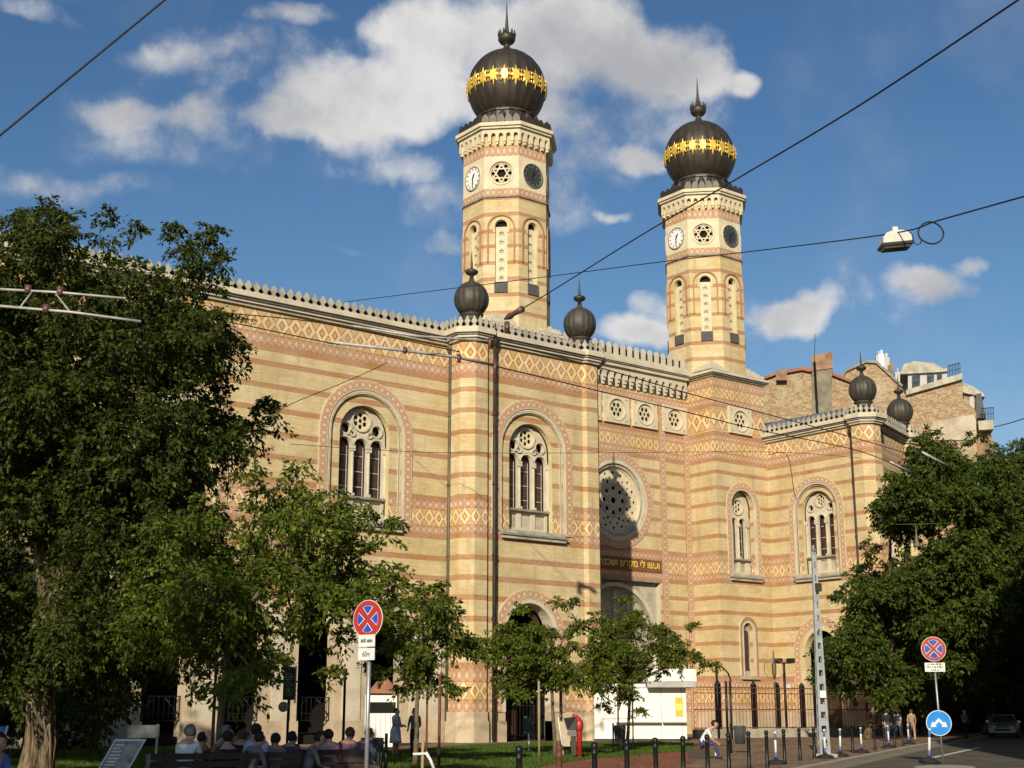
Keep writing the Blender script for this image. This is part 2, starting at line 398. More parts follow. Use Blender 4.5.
def window(fr, uc, hw, zsill, zs, lights, ring, lw, zl0, zl1, rounds, wallmb, wallmat, r_in, r_out, sill_w, spokes=True):
    """wallmb already has a hole of half width hw+ring; this adds the recessed ring to the wall, the tracery, glass, archivolt and sill"""
    if ring: wallmb.plate(fr, [arch(uc, hw+ring, zsill, zs)+arch(uc, hw, zsill, zs)[::-1]], -.5, -.16, wallmat, 'yellow_brick')
    w = MB()
    holes = [arch(uc+c, lw, zl0, zl1-lw, 10) for c in lights]
    for (c, z, r) in rounds: holes.append(circ(uc+c, z, r, 18))
    for c in lights: holes.append(rect(uc+c-lw*.9, uc+c+lw*.9, zsill+.25, zl0-.28))
    w.plate(fr, [arch(uc, hw-.004, zsill+.004, zs)]+holes, -.80, -.62, 'pale_stone')
    w.fbox(fr, uc-hw, uc+hw, -.62, -.40, zl0-.14, zl0-.02, 'grey_moulding')
    for c in lights: w.fbox(fr, uc+c-lw*.92, uc+c+lw*.92, -.79, -.73, zsill+.22, zl0-.25, 'weathered_stone')
    mids = [(a+b)/2 for a, b in zip(lights, lights[1:])]
    for c in mids+[lights[0]-lw-.14, lights[-1]+lw+.14]:
        q = fr(uc+c, -.58, 0)
        w.tube([(q[0], q[1], zl0), (q[0], q[1], zl1-lw-.3)], .085, 'pale_stone', 8, False)
        w.fbox(fr, uc+c-.13, uc+c+.13, -.62, -.46, zl1-lw-.32, zl1-lw-.02, 'pale_stone')
        w.fbox(fr, uc+c-.13, uc+c+.13, -.62, -.46, zl0, zl0+.14, 'pale_stone')
    for c in lights: arch_band(w, fr, uc+c, lw+.02, lw+.13, zl1-lw, zl1-lw, -.62, -.55, 'pale_stone', 10)
    for (c, z, r) in rounds:
        arch_band(w, fr, uc+c, r, r+.10, 0, z, -.62, -.52, 'pale_stone', full=True)
        if r > .35:
            w.plate(fr, [circ(uc+c, z, r), circ(uc+c, z, r*.22, 10)]+[circ(uc+c+r*.6*math.cos(t), z+r*.6*math.sin(t), r*.24, 10) for t in [PI/6+PI/3*i for i in range(6)]], -.76, -.68, 'cream_stone')
    W = part(w, 'window')
    g = MB(); g.plate(fr, [arch(uc, hw, zl0-.1, zs)], -1.1, -.98, 'stained_glass'); part(g, 'glass', W)
    b = MB()
    for c in lights:
        for z in (zl0+.55, zl0+1.4, zl0+2.25):
            if z < zl1-lw: b.fbox(fr, uc+c-lw, uc+c+lw, -.96, -.92, z, z+.045, 'lead_bar')
        if zl1-lw > zl0: b.fbox(fr, uc+c+lw-.06, uc+c+lw-.02, -.96, -.93, zl0, zl1-lw, 'lead_bar')
    part(b, 'glazing_bar', W)
    a = MB(); arch_band(a, fr, uc, r_in, r_out, zsill-.1, zs, -.02, .07, 'dotted_band')
    arch_band(a, fr, uc, r_in-.15, r_in-.012, zsill-.1, zs, -.1, .02, 'pale_stone')
    if ring: arch_band(a, fr, uc, r_in-.3, r_in-.2, zsill, zs, -.14, -.06, 'grey_moulding')
    part(a, 'archivolt', W)
    if sill_w:
        s = MB(); s.fbox(fr, uc-sill_w, uc+sill_w, -.4, .2, zsill-.22, zsill-.004, 'weathered_stone'); s.fbox(fr, uc-sill_w-.1, uc+sill_w+.1, -.05, .34, zsill-.34, zsill-.225, 'grey_moulding')
        s.fbox(fr, uc-sill_w-.02, uc+sill_w+.02, -.05, .24, zsill-.52, zsill-.345, 'weathered_stone'); part(s, 'sill', W)
    return W
BIGR = [(0, 17.22, .55), (-.98, 16.72, .30), (.98, 16.72, .30), (-.55, 16.45, .09), (.55, 16.45, .09)]
def big_window(fr, uc, wallmb, mat='brick_wall'):
    return window(fr, uc, 1.6, 11.65, 16.4, (-1.04, 0, 1.04), .62, .41, 13.0, 16.2, BIGR, wallmb, mat, 2.45, 2.98, 2.3)

def cornice(fr, u0, u1, z0=22.25, name='cornice', d=.0):
    c = MB(); c.fbox(fr, u0, u1, -.6, .16+d, z0, z0+.16, 'weathered_stone'); c.fbox(fr, u0, u1, -.6, .30+d, z0+.163, z0+.30, 'pale_stone')
    c.fbox(fr, u0, u1, -.6, .42+d, z0+.303, z0+.40, 'grey_moulding'); c.fbox(fr, u0, u1, -.6, .55+d, z0+.403, z0+.60, 'pale_stone')
    return part(c, name)
def crest(uc, z, w=.245, h=.62):
    s = w/.245; return [(uc-.24*s, z), (uc+.24*s, z), (uc+.16*s, z+.05), (uc+.075*s, z+.13), (uc+.215*s, z+.29), (uc+.215*s, z+.36), (uc+.12*s, z+.44), (uc+.10*s, z+.5), (uc, z+h), (uc-.10*s, z+.5), (uc-.12*s, z+.44), (uc-.215*s, z+.36), (uc-.215*s, z+.29), (uc-.075*s, z+.13), (uc-.16*s, z+.05)]
def parapet(fr, u0, u1, z0=22.85, d=.42, name='parapet'):
    p = MB(); p.fbox(fr, u0, u1, d-.22, d+.06, z0+.003, z0+.10, 'pale_stone')
    n = max(1, round((u1-u0)/.5)); st = (u1-u0)/n
    for i in range(n): p.plate(fr, [crest(u0+(i+.5)*st, z0+.1, st*.49)], d-.05, d, 'weathered_stone', back=True)
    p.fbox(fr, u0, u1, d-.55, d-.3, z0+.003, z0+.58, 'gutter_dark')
    return part(p, name)

# ---- wing wall with the arcade
w = MB()
W_CEN = [16.0, 27.2, 38.34]; A_CEN = [15.0, 19.15, 23.3, 27.45, 31.6, 35.72, 39.87]
U0, U1 = 11.0, 43.9
w.plate(FA, [rect(U0, U1, 11.3, 22.25)]+[arch(c, 2.22, 11.65, 16.4) for c in W_CEN], -.5, 0, 'brick_wall', 'yellow_brick')
lo = [(U1, 6.4), (U1, 11.3), (U0, 11.3), (U0, 6.4)]
for c in A_CEN: lo += [(c-1.1, 6.4)]+[(c-1.1*math.cos(PI*i/14), 6.4+1.1*math.sin(PI*i/14)) for i in range(1, 14)]+[(c+1.1, 6.4)]
w.plate(FA, [lo], -.9, 0, 'brick_wall', 'pale_stone')
ed = [U0]+[x for c in A_CEN for x in (c-1.1, c+1.1)]+[U1]
for a, b in zip(ed[::2], ed[1::2]):
    w.fbox(FA, a, b, -.9, 0, 0, 6.4, 'plinth_stone'); w.fbox(FA, a-.06, b+.06, -.95, .10, 0, 1.15, 'plinth_stone'); w.fbox(FA, a-.07, b+.07, -.96, .12, 6.15, 6.4, 'pale_stone')
    w.fbox(FA, a+.45, b-.45, -.02, .08, 1.153, 6.148, 'pale_stone')
for c in W_CEN: big_window(FA, c, w)
# room behind the arcade, its shade painted in with near-black surfaces
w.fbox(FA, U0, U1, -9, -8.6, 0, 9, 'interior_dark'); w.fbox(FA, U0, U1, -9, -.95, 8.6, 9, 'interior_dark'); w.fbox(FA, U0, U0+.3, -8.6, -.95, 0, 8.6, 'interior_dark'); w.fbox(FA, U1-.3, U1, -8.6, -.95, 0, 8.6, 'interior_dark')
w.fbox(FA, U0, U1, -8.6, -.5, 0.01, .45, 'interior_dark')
w.fbox(FA, U0-.4, U0, -30, 0, 0, 22.2, 'yellow_brick')
WALLA = part(w, 'wall')
for c in A_CEN:
    a = MB(); arch_band(a, FA, c, 1.45, 2.02, 6.45, 6.45, 0, .07, 'dotted_band'); arch_band(a, FA, c, 1.12, 1.44, 6.45, 6.45, 0, .04, 'pale_stone'); part(a, 'archivolt', WALLA)
    r = MB()
    for k in range(9): r.fbox(FA, c-1.05+k*.2625-.02, c-1.05+k*.2625+.02, -.5, -.46, 1.15, 2.3, 'black_iron')
    for z in (1.15, 1.5, 2.3): r.fbox(FA, c-1.09, c+1.09, -.51, -.45, z, z+.05, 'black_iron')
    r.tube([FA(c-.95, -.44, 1.5), FA(c-.3, -.44, 2.25)], .025, 'black_iron', 5); r.tube([FA(c+.95, -.44, 1.5), FA(c+.3, -.44, 2.25)], .025, 'black_iron', 5)
    part(r, 'railing')
cornice(FA, U0, U1); parapet(FA, U0, U1-.1)
r = MB(); r.hexa([FA(U0, .2, 22.86), FA(U1, .2, 22.86), FA(U1, -26, 22.86), FA(U0, -26, 22.86), FA(U0, .2, 22.9), FA(U1, .2, 22.9), FA(U1, -12, 24.0), FA(U0, -12, 24.0)], 'slate_roof'); part(r, 'roof')

# ---- corner piers
def octo(cx, cy, a, rot=0.0):    # faces of an octagon with apothem a
    s = 2*a*math.tan(PI/8); out = []
    for k in range(8):
        t = k*PI/4+rot; nx, ny = math.cos(t), math.sin(t)
        # frame whose u = 0 is the face's middle
        f = Frame(cx+nx*a, cy+ny*a, 0, k*s*1.0); f.s, f.c = nx, -ny; out.append(f)
    return out, s
def pier(cx, cy, a=1.05):
    m = MB(); fs, s = octo(cx, cy, a)
    for f in fs: m.plate(f, [rect(-s/2, s/2, 1.6, 22.25)], -.1, 0, 'brick_wall')
    P = part(m, 'pier')
    b = MB()
    for (aa, z0, z1, mt) in ((a+.16, 0, 1.1, 'plinth_stone'), (a+.08, 1.1, 1.6, 'plinth_stone')):
        fs2, s2 = octo(cx, cy, aa); b.face([f(-s2/2, 0, z1) for f in fs2], mt)
        for f in fs2: b.face([f(-s2/2, 0, z0), f(s2/2, 0, z0), f(s2/2, 0, z1), f(-s2/2, 0, z1)], mt)
    part(b, 'plinth', P)
    c = MB()
    for (aa, z0, z1, mt) in ((a+.16, 22.251, 22.41, 'weathered_stone'), (a+.28, 22.411, 22.55, 'pale_stone'), (a+.38, 22.551, 22.66, 'grey_moulding'), (a+.5, 22.661, 22.9, 'pale_stone')):
        fs2, s2 = octo(cx, cy, aa); b0 = [f(-s2/2, 0, z0) for f in fs2]; t0 = [f(-s2/2, 0, z1) for f in fs2]
        c.face(b0[::-1], mt); c.face(t0, mt)
        for f in fs2: c.face([f(-s2/2, 0, z0), f(s2/2, 0, z0), f(s2/2, 0, z1), f(-s2/2, 0, z1)], mt)
    part(c, 'cornice', P)
    q = MB(); fs2, s2 = octo(cx, cy, a+.4)
    for f in fs2:
        q.fbox(f, -s2/2, s2/2, -.2, .02, 22.903, 23.0, 'pale_stone')
        for i in range(3): q.plate(f, [crest((i-1)*s2/3, 23.0, s2/3*.47, .66)], -.05, 0, 'weathered_stone', back=True)
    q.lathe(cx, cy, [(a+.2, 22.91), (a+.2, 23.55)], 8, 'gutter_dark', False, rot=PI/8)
    part(q, 'parapet', P)
    d = MB()
    prof = [(.98, 22.9), (.98, 23.45), (.80, 23.55), (.62, 23.7), (.58, 23.95), (.72, 24.02), (.72, 24.08), (.62, 24.12)]
    d.lathe(cx, cy, prof, 16, 'copper_small')
    R0, zc = 1.03, 25.02; body = []
    for i in range(15):
        t = -1.02+i*(2.35/14); body.append((R0*math.cos(t), zc+R0*1.06*math.sin(t)))
    body += [(.2, 26.12), (.14, 26.3)]
    d.lathe(cx, cy, body, 64, 'copper_small', wave=.055, lobes=16)
    D = part(d, 'onion_dome')
    e = MB(); e.lathe(cx, cy, [(.14, 26.29), (.11, 26.45), (.16, 26.5), (.36, 26.62), (.40, 26.74), (.30, 26.84), (.10, 26.9), (.07, 27.0), (.075, 27.2), (.045, 27.5), (.012, 28.05)], 14, 'copper_dark'); part(e, 'finial', D)
PIERS = [(44.65, 61.0), (53.05, 61.05), (81.25, 61.35), (89.8, 64.3)]
for p in PIERS: pier(*p)

# ---- projecting block on the left of the court
w = MB(); b0, b1 = 45.2, 52.6
w.plate(FB, [rect(b0, b1, 11.2, 22.25), arch(48.55, 2.22, 11.65, 16.4)], -.5, 0, 'brick_wall', 'yellow_brick')
big_window(FB, 48.55, w)
lo = [(b1, 1.6), (b1, 11.2), (b0, 11.2), (b0, 1.6), (48.3-1.72, 1.6), (48.3-1.72, 5.85)]+[(48.3-1.72*math.cos(PI*i/18), 5.85+1.72*math.sin(PI*i/18)) for i in range(1, 18)]+[(48.3+1.72, 5.85), (48.3+1.72, 1.6)]
w.plate(FB, [lo], -.8, 0, 'brick_wall', 'pale_stone')
for a, b in ((b0, 46.58), (50.02, b1)):
    w.fbox(FB, a, b, -.8, .0, 0, 1.6, 'plinth_stone'); w.fbox(FB, a, b, -.82, .12, 0, 1.1, 'plinth_stone')
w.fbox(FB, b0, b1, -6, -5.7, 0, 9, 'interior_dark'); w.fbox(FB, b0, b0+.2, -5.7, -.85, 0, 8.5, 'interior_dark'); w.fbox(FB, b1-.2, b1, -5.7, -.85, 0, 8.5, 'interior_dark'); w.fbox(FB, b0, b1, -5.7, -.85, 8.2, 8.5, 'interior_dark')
FBS = Frame(53.5, 61.5, PI/2, 53.5)      # its side towards the court
w.plate(FBS, [rect(0, 8.9, 1.6, 22.25)], -.5, 0, 'brick_wall'); w.fbox(FBS, 0, 8.9, -.5, .1, 0, 1.6, 'plinth_stone')
WALLB = part(w, 'wall')
a = MB(); arch_band(a, FB, 48.3, 1.98, 2.5, 1.6, 5.85, 0, .08, 'dotted_band'); arch_band(a, FB, 48.3, 1.73, 1.97, 1.6, 5.85, 0, .05, 'pale_stone'); part(a, 'archivolt', WALLB)
g = MB()
g.plate(FB, [arch(48.3, 1.71, 4.6, 5.85), arch(48.3, 1.4, 4.9, 5.85)], -1.2, -1.0, 'dark_wood', back=True)
g.fbox(FB, 46.6, 50.0, -1.22, -.98, 4.3, 4.6, 'dark_wood')
for k in range(14): g.fbox(FB, 46.75+k*.24, 46.8+k*.24, -1.12, -1.07, .05, 4.3, 'black_iron')
for z in (.3, 1.9, 3.0): g.fbox(FB, 46.6, 50.0, -1.14, -1.06, z, z+.07, 'black_iron')
g.fbox(FB, 47.2, 48.2, -1.3, -1.2, .1, 1.7, 'rust_brown'); g.fbox(FB, 46.8, 47.1, -1.3, -1.2, 1.3, 3.3, 'kiosk_grey')
part(g, 'gate')
cornice(FB, b0, b1); parapet(FB, b0+.3, b1-.6); cornice(FBS, .6, 8.9); parapet(FBS, 1.0, 8.9)
r = MB(); r.hexa([(44.5, 61, 22.86), (53.4, 61, 22.86), (53.4, 84, 22.86), (44.5, 84, 22.86), (44.5, 61, 22.9), (53.4, 61, 22.9), (53.4, 74, 23.4), (44.5, 74, 23.4)], 'zinc_roof'); part(r, 'roof')

# ---- the middle front with the rose window
w = MB(); c0, c1 = 59.3, 74.7; RX, RZ = 67.0, 16.84
w.plate(FC, [rect(c0, c1, 11.45, 25.4), circ(RX, RZ, 3.0, 48)], -.6, 0, 'brick_front', 'pale_stone')
w.plate(FC, [rect(c0, c1, 0, 11.45), rect(62.75, 71.25, .02, 11.1)], -.6, 0, 'brick_front', 'pale_stone')
w.fbox(FC, c0, c1, -1.5, -.6, 25.4, 27.4, 'pale_stone')
WALLC = part(w, 'wall')
f = MB()                                  # doorway: tympanum with blind arches and three doors
f.plate(FC, [rect(62.75, 71.25, .02, 11.1), rect(63.5, 65.3, .05, 5.2), rect(66.0, 68.0, .05, 5.6), rect(68.7, 70.5, .05, 5.2)], -.8, -.45, 'weathered_stone')
arch_band(f, FC, RX, 3.75, 4.05, 6.75, 6.75, -.45, -.2, 'pale_stone', 30); arch_band(f, FC, RX, 3.5, 3.72, 6.75, 6.75, -.45, -.33, 'grey_moulding', 30)
f.fbox(FC, 62.75, 71.25, -.45, .05, 10.95, 11.1, 'grey_moulding')
for k in range(1, 6):
    t = PI*k/6; u, z = RX+3.5*math.cos(t), 6.75+3.5*math.sin(t)
    f.plate(FC, [[(RX+.5*math.cos(t-.5), 6.75+.5*math.sin(t-.5)), (u+.07*math.sin(t), z-.07*math.cos(t)), (u-.07*math.sin(t), z+.07*math.cos(t)), (RX+.5*math.cos(t+.5), 6.75+.5*math.sin(t+.5))]], -.45, -.38, 'pale_stone')
for u in (63.2, 65.65, 68.35, 70.8): f.tube([FC(u, -.25, 0), FC(u, -.25, 6.2)], .2, 'pale_stone', 10); f.fbox(FC, u-.3, u+.3, -.45, .02, 6.2, 6.7, 'pale_stone')
DO = part(f, 'doorway')
for (a, b, h) in ((63.5, 65.3, 5.2), (66.0, 68.0, 5.6), (68.7, 70.5, 5.2)):
    d = MB(); d.fbox(FC, a, b, -.95, -.82, .02, h, 'dark_wood')
    for q in range(2):
        for z in (.5, 2.2, 3.8): d.fbox(FC, a+.12+q*(b-a)/2, a+(b-a)/2-.1+q*(b-a)/2, -.82, -.77, z, z+1.2, 'dark_wood')
    part(d, 'door', DO)
ro = MB()                                 # rose window tracery
holes = [circ(RX, RZ, .24, 16)]
for i in range(8): t = 2*PI*i/8; holes.append(circ(RX+.92*math.cos(t), RZ+.92*math.sin(t), .17, 12))
for i in range(8):
    t = 2*PI*(i+.5)/8
    holes.append([(RX+r*math.cos(t+o), RZ+r*math.sin(t+o)) for r, o in ((1.26, 0), (1.45, .09), (1.62, 0), (1.45, -.09))])
for i in range(16): t = 2*PI*i/16; holes.append(circ(RX+2.05*math.cos(t), RZ+2.05*math.sin(t), .11, 10)); t += PI/16; holes.append(circ(RX+2.27*math.cos(t), RZ+2.27*math.sin(t), .06, 7)); holes.append(circ(RX+1.08*math.cos(t), RZ+1.08*math.sin(t), .05, 6)) if i % 2 == 1 else None
for i in range(16): t = 2*PI*(i+.5)/16; holes.append(star(RX+1.72*math.cos(t), RZ+1.72*math.sin(t), .15, 3, .5, t))
ro.plate(FC, [circ(RX, RZ, 2.5, 48)]+holes, -.42, -.36, 'cream_stone')
for (r0, r1, d1) in ((.38, .5, -.30), (1.22, 1.3, -.31), (2.38, 2.5, -.28)): arch_band(ro, FC, RX, r0, r1, 0, RZ, -.36, d1, 'cream_stone', full=True)
for i in range(8): t = 2*PI*i/8; arch_band(ro, FC, RX+.92*math.cos(t), .28, .36, 0, RZ+.92*math.sin(t), -.36, -.31, 'cream_stone', full=True)
RO = part(ro, 'rose_window')
g = MB(); g.plate(FC, [circ(RX, RZ, 2.5, 32)], -.75, -.7, 'stained_glass'); part(g, 'glass', RO)
a = MB(); arch_band(a, FC, RX, 3.02, 3.6, 0, RZ, 0, .08, 'dotted_band', full=True); arch_band(a, FC, RX, 2.72, 3.01, 0, RZ, -.5, .05, 'pale_stone', full=True); arch_band(a, FC, RX, 2.5, 2.71, 0, RZ, -.5, -.1, 'weathered_stone', full=True); part(a, 'archivolt', RO)
i_ = MB(); i_.fbox(FC, 62.6, 71.4, 0, .06, 11.7, 12.6, 'inscription_ground')
IN = part(i_, 'inscription')
def lettering(text, fr, uc, z, d, height, mat, name, parent, width=None, bold=0.0):
    cu = bpy.data.curves.new(name, 'FONT'); cu.body = text; cu.size = 1; cu.align_x = 'CENTER'; cu.extrude = 0; cu.offset = bold
    o = bpy.data.objects.new(name, cu); COL.objects.link(o)
    dg = bpy.context.evaluated_depsgraph_get(); me = bpy.data.meshes.new_from_object(o.evaluated_get(dg))
    bpy.data.objects.remove(o); bpy.data.curves.remove(cu)
    if not len(me.vertices): return None
    co = [v.co.copy() for v in me.vertices]; x0 = min(c.x for c in co); x1 = max(c.x for c in co); y0 = min(c.y for c in co); y1 = max(c.y for c in co)
    k = height/(y1-y0); kx = width/(x1-x0) if width else k
    m = MB(); P = [fr(uc+(c.x-(x0+x1)/2)*kx, d, z+(c.y-y0)*k) for c in co]
    m.idx(P, [tuple(p.vertices) for p in me.polygons], mat, False); bpy.data.meshes.remove(me)
    return part(m, name, parent)
heb = '\u05d5\u05e2\u05e9\u05d5 \u05dc\u05d9 \u05de\u05e7\u05d3\u05e9 \u05d5\u05e9\u05db\u05e0\u05ea\u05d9 \u05d1\u05ea\u05d5\u05db\u05dd'
lettering(heb[::-1], FC, 67.0, 11.80, .075, .72, 'gold_paint', 'lettering', IN, 8.3, .022)
def medallion(fr, uc, zc=23.65, hw=1.27):
    m = MB(); m.plate(fr, [rect(uc-hw, uc+hw, zc-1.05, zc+1.05), circ(uc, zc, .80, 28)], .0, .2, 'cream_stone')
    m.plate(fr, [circ(uc, zc, .80, 28)]+[circ(uc+.40*math.cos(t), zc+.40*math.sin(t), .17, 8) for t in [PI/3*i for i in range(6)]]+[circ(uc, zc, .13, 8)], .03, .1, 'cream_stone')
    arch_band(m, fr, uc, .80, .88, 0, zc, .2, .25, 'pale_stone', full=True)
    for sx in (-1, 1):
        for sz in (-1, 1): m.plate(fr, [star(uc+sx*.98, zc+sz*.82, .15, 4, .5)], .19, .215, 'weathered_stone')
    m.plate(fr, [circ(uc, zc, .80, 20)], .004, .02, 'interior_dark')
    return part(m, 'medallion')
for u in (61.3, 64.2, 67.05, 69.95, 73.1): medallion(FC, u)
for fr, us in ((FC, (59.62, 62.3, 71.78, 74.38)),):
    for u in us:
        m = MB(); m.fbox(fr, u-.28, u+.28, 0, .1, 0, 25.2, 'red_brick')
        m.face([fr(u-.27, .104, .3), fr(u+.27, .104, .3), fr(u+.27, .104, 25.1), fr(u-.27, .104, 25.1)], 'dotted_band', [(.3, 0), (.3, 1), (25.1, 1), (25.1, 0)]); part(m, 'pilaster')
def corbels(fr, u0, u1, z0, z1, st, d, mat='pale_stone', low=.55, steps=True):
    """hanging arcade: small arches on stepped brackets below a slab"""
    c = MB(); n = max(1, round((u1-u0)/st)); st = (u1-u0)/n; h = z1-z0
    lo = [(u1, z1), (u0, z1), (u0, z0+low*h)]
    for i in range(n):
        uc = u0+(i+.5)*st; r = st*.29
        lo += [(uc-r, z0+low*h), (uc-r, z0+.55*h)]+[(uc-r*math.cos(PI*k/8), z0+.55*h+r*1.2*math.sin(PI*k/8)) for k in range(1, 8)]+[(uc+r, z0+.55*h), (uc+r, z0+low*h)]
    lo += [(u1, z0+low*h)]
    lo = [p for k, p in enumerate(lo) if abs(p[0]-lo[k-1][0])+abs(p[1]-lo[k-1][1]) > 1e-6]
    c.plate(fr, [lo], .02, d, mat)
    for i in range(n+1):
        u = u0+i*st; a = max(u0, u-st*.2); b = min(u1, u+st*.2)
        if not steps: c.fbox(fr, a+.03, b-.03, .0, d*.8, z0, z0+low*h-.002, mat); continue
        c.fbox(fr, a, b, .0, d, z0+.36*h, z0+.549*h, mat); c.fbox(fr, a+.02, b-.02, .0, d*.7, z0+.18*h, z0+.358*h, mat); c.fbox(fr, a+.03, b-.03, .0, d*.4, z0, z0+.178*h, mat)
    return c
cb = corbels(FC, c0, c1-.35, 25.45, 26.85, .71, .36); cb.fbox(FC, c0, c1-.35, -.6, .6, 26.853, 27.1, 'pale_stone'); cb.fbox(FC, c0, c1-.3, -.6, .72, 27.103, 27.2, 'grey_moulding'); cb.fbox(FC, c0, c1-.3, -.6, .8, 27.203, 27.45, 'pale_stone'); part(cb, 'corbel_table')
p = MB(); n = 21; st = (c1-.6-c0)/n
for i in range(n):
    u = c0+(i+.5)*st; p.plate(FC, [[(u-.22, 27.45), (u+.22, 27.45), (u+.22, 28.45), (u+.12, 28.62), (u, 28.68), (u-.12, 28.62), (u-.22, 28.45)]], .52, .60, 'pale_stone', back=True)
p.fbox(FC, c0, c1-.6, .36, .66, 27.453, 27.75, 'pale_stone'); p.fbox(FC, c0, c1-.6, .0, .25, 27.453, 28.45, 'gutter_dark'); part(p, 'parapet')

# ---- tower bases and towers
def base_block(x0, x1, right):
    m = MB(); f = FT
    wc = (x0+x1)/2
    if right:
        m.plate(f, [rect(x0, x1, 11.2, 26.9), arch(77.55, 1.3, 11.75, 16.95)], -.5, 0, 'brick_front')
        m.plate(f, [rect(x0, x1, 0, 11.2), arch(77.55, .5, 4.2, 7.6)], -.5, 0, 'brick_front')
    else: m.plate(f, [rect(x0, x1, 0, 26.9)], -.5, 0, 'brick_front')
    sL = Frame(x0, YC+3.3, -PI/2, x0+.05); sR = Frame(x1, YT, PI/2, x1)
    m.plate(sL, [rect(0, YC+3.3-YT-.502, 0, 26.9)], -.4, 0, 'brick_front'); m.plate(sR, [rect(.502, 6.1, 0, 26.9)], -.4, 0, 'brick_front')
    m.fbox(f, x0+.02, x1-.02, -6.3, -6.102, 0, 26.9, 'brick_front')
    m.fbox(f, x0-.08, x1+.02, -2.7, .1, 0, 1.6, 'plinth_stone')
    W_ = part(m, 'wall')
    if right:
        window(f, 77.55, 1.3, 11.75, 16.95, (-.46, .46), 0, .33, 13.0, 16.1, [(0, 17.0, .55)], None, None, 1.42, 1.85, 1.7)
        n_ = MB(); n_.plate(f, [arch(77.55, .5, 4.2, 7.6)], -.5, -.3, 'weathered_stone'); n_.plate(f, [arch(77.55, .3, 4.6, 7.3), ], -.3, -.26, 'stained_glass')
        arch_band(n_, f, 77.55, .52, .72, 4.2, 7.6, 0, .06, 'pale_stone'); arch_band(n_, f, 77.55, .74, .96, 4.2, 7.6, 0, .1, 'red_brick'); n_.fbox(f, 76.6, 78.5, -.1, .22, 3.95, 4.19, 'weathered_stone'); part(n_, 'window')
        medallion(f, 77.5, 23.65)
    c = MB()
    for (e, z0, z1, mt) in ((.12, 26.9, 27.02, 'pale_stone'), (.3, 27.023, 27.13, 'grey_moulding'), (.42, 27.133, 27.32, 'pale_stone'), (-.15, 27.323, 27.5, 'zinc_roof')):
        c.box(x0-e, x1+e, YT-e, YT+6.1+e, z0, z1, mt)
    cx, cy = (x0+x1)/2, YT+3.05
    for sx, sy in ((-1, -1), (1, -1), (-1, 1), (1, 1)):      # stepped corner caps under the octagon
        for k in range(4):
            kx, ky = cx+sx*(3.05-.24*k), cy+sy*(3.05-.24*k); L = 2.05-.24*k
            P = [(kx, ky), (kx-sx*L, ky), (kx, ky-sy*L)]; z0 = 27.503+.22*k
            c.idx([(p[0], p[1], z0) for p in P]+[(p[0], p[1], z0+.21) for p in P], [(0, 1, 4, 3), (1, 2, 5, 4), (2, 0, 3, 5), (3, 4, 5), (2, 1, 0)], 'pale_stone', False)
    part(c, 'cornice', W_)
    e = MB()
    e.fbox(f, x0+.02, x0+.34, 0, .06, 1.6, 26.0, 'red_brick') if False else None
    return W_
base_block(53.5, 59.3, False); base_block(74.7, 80.5, True)

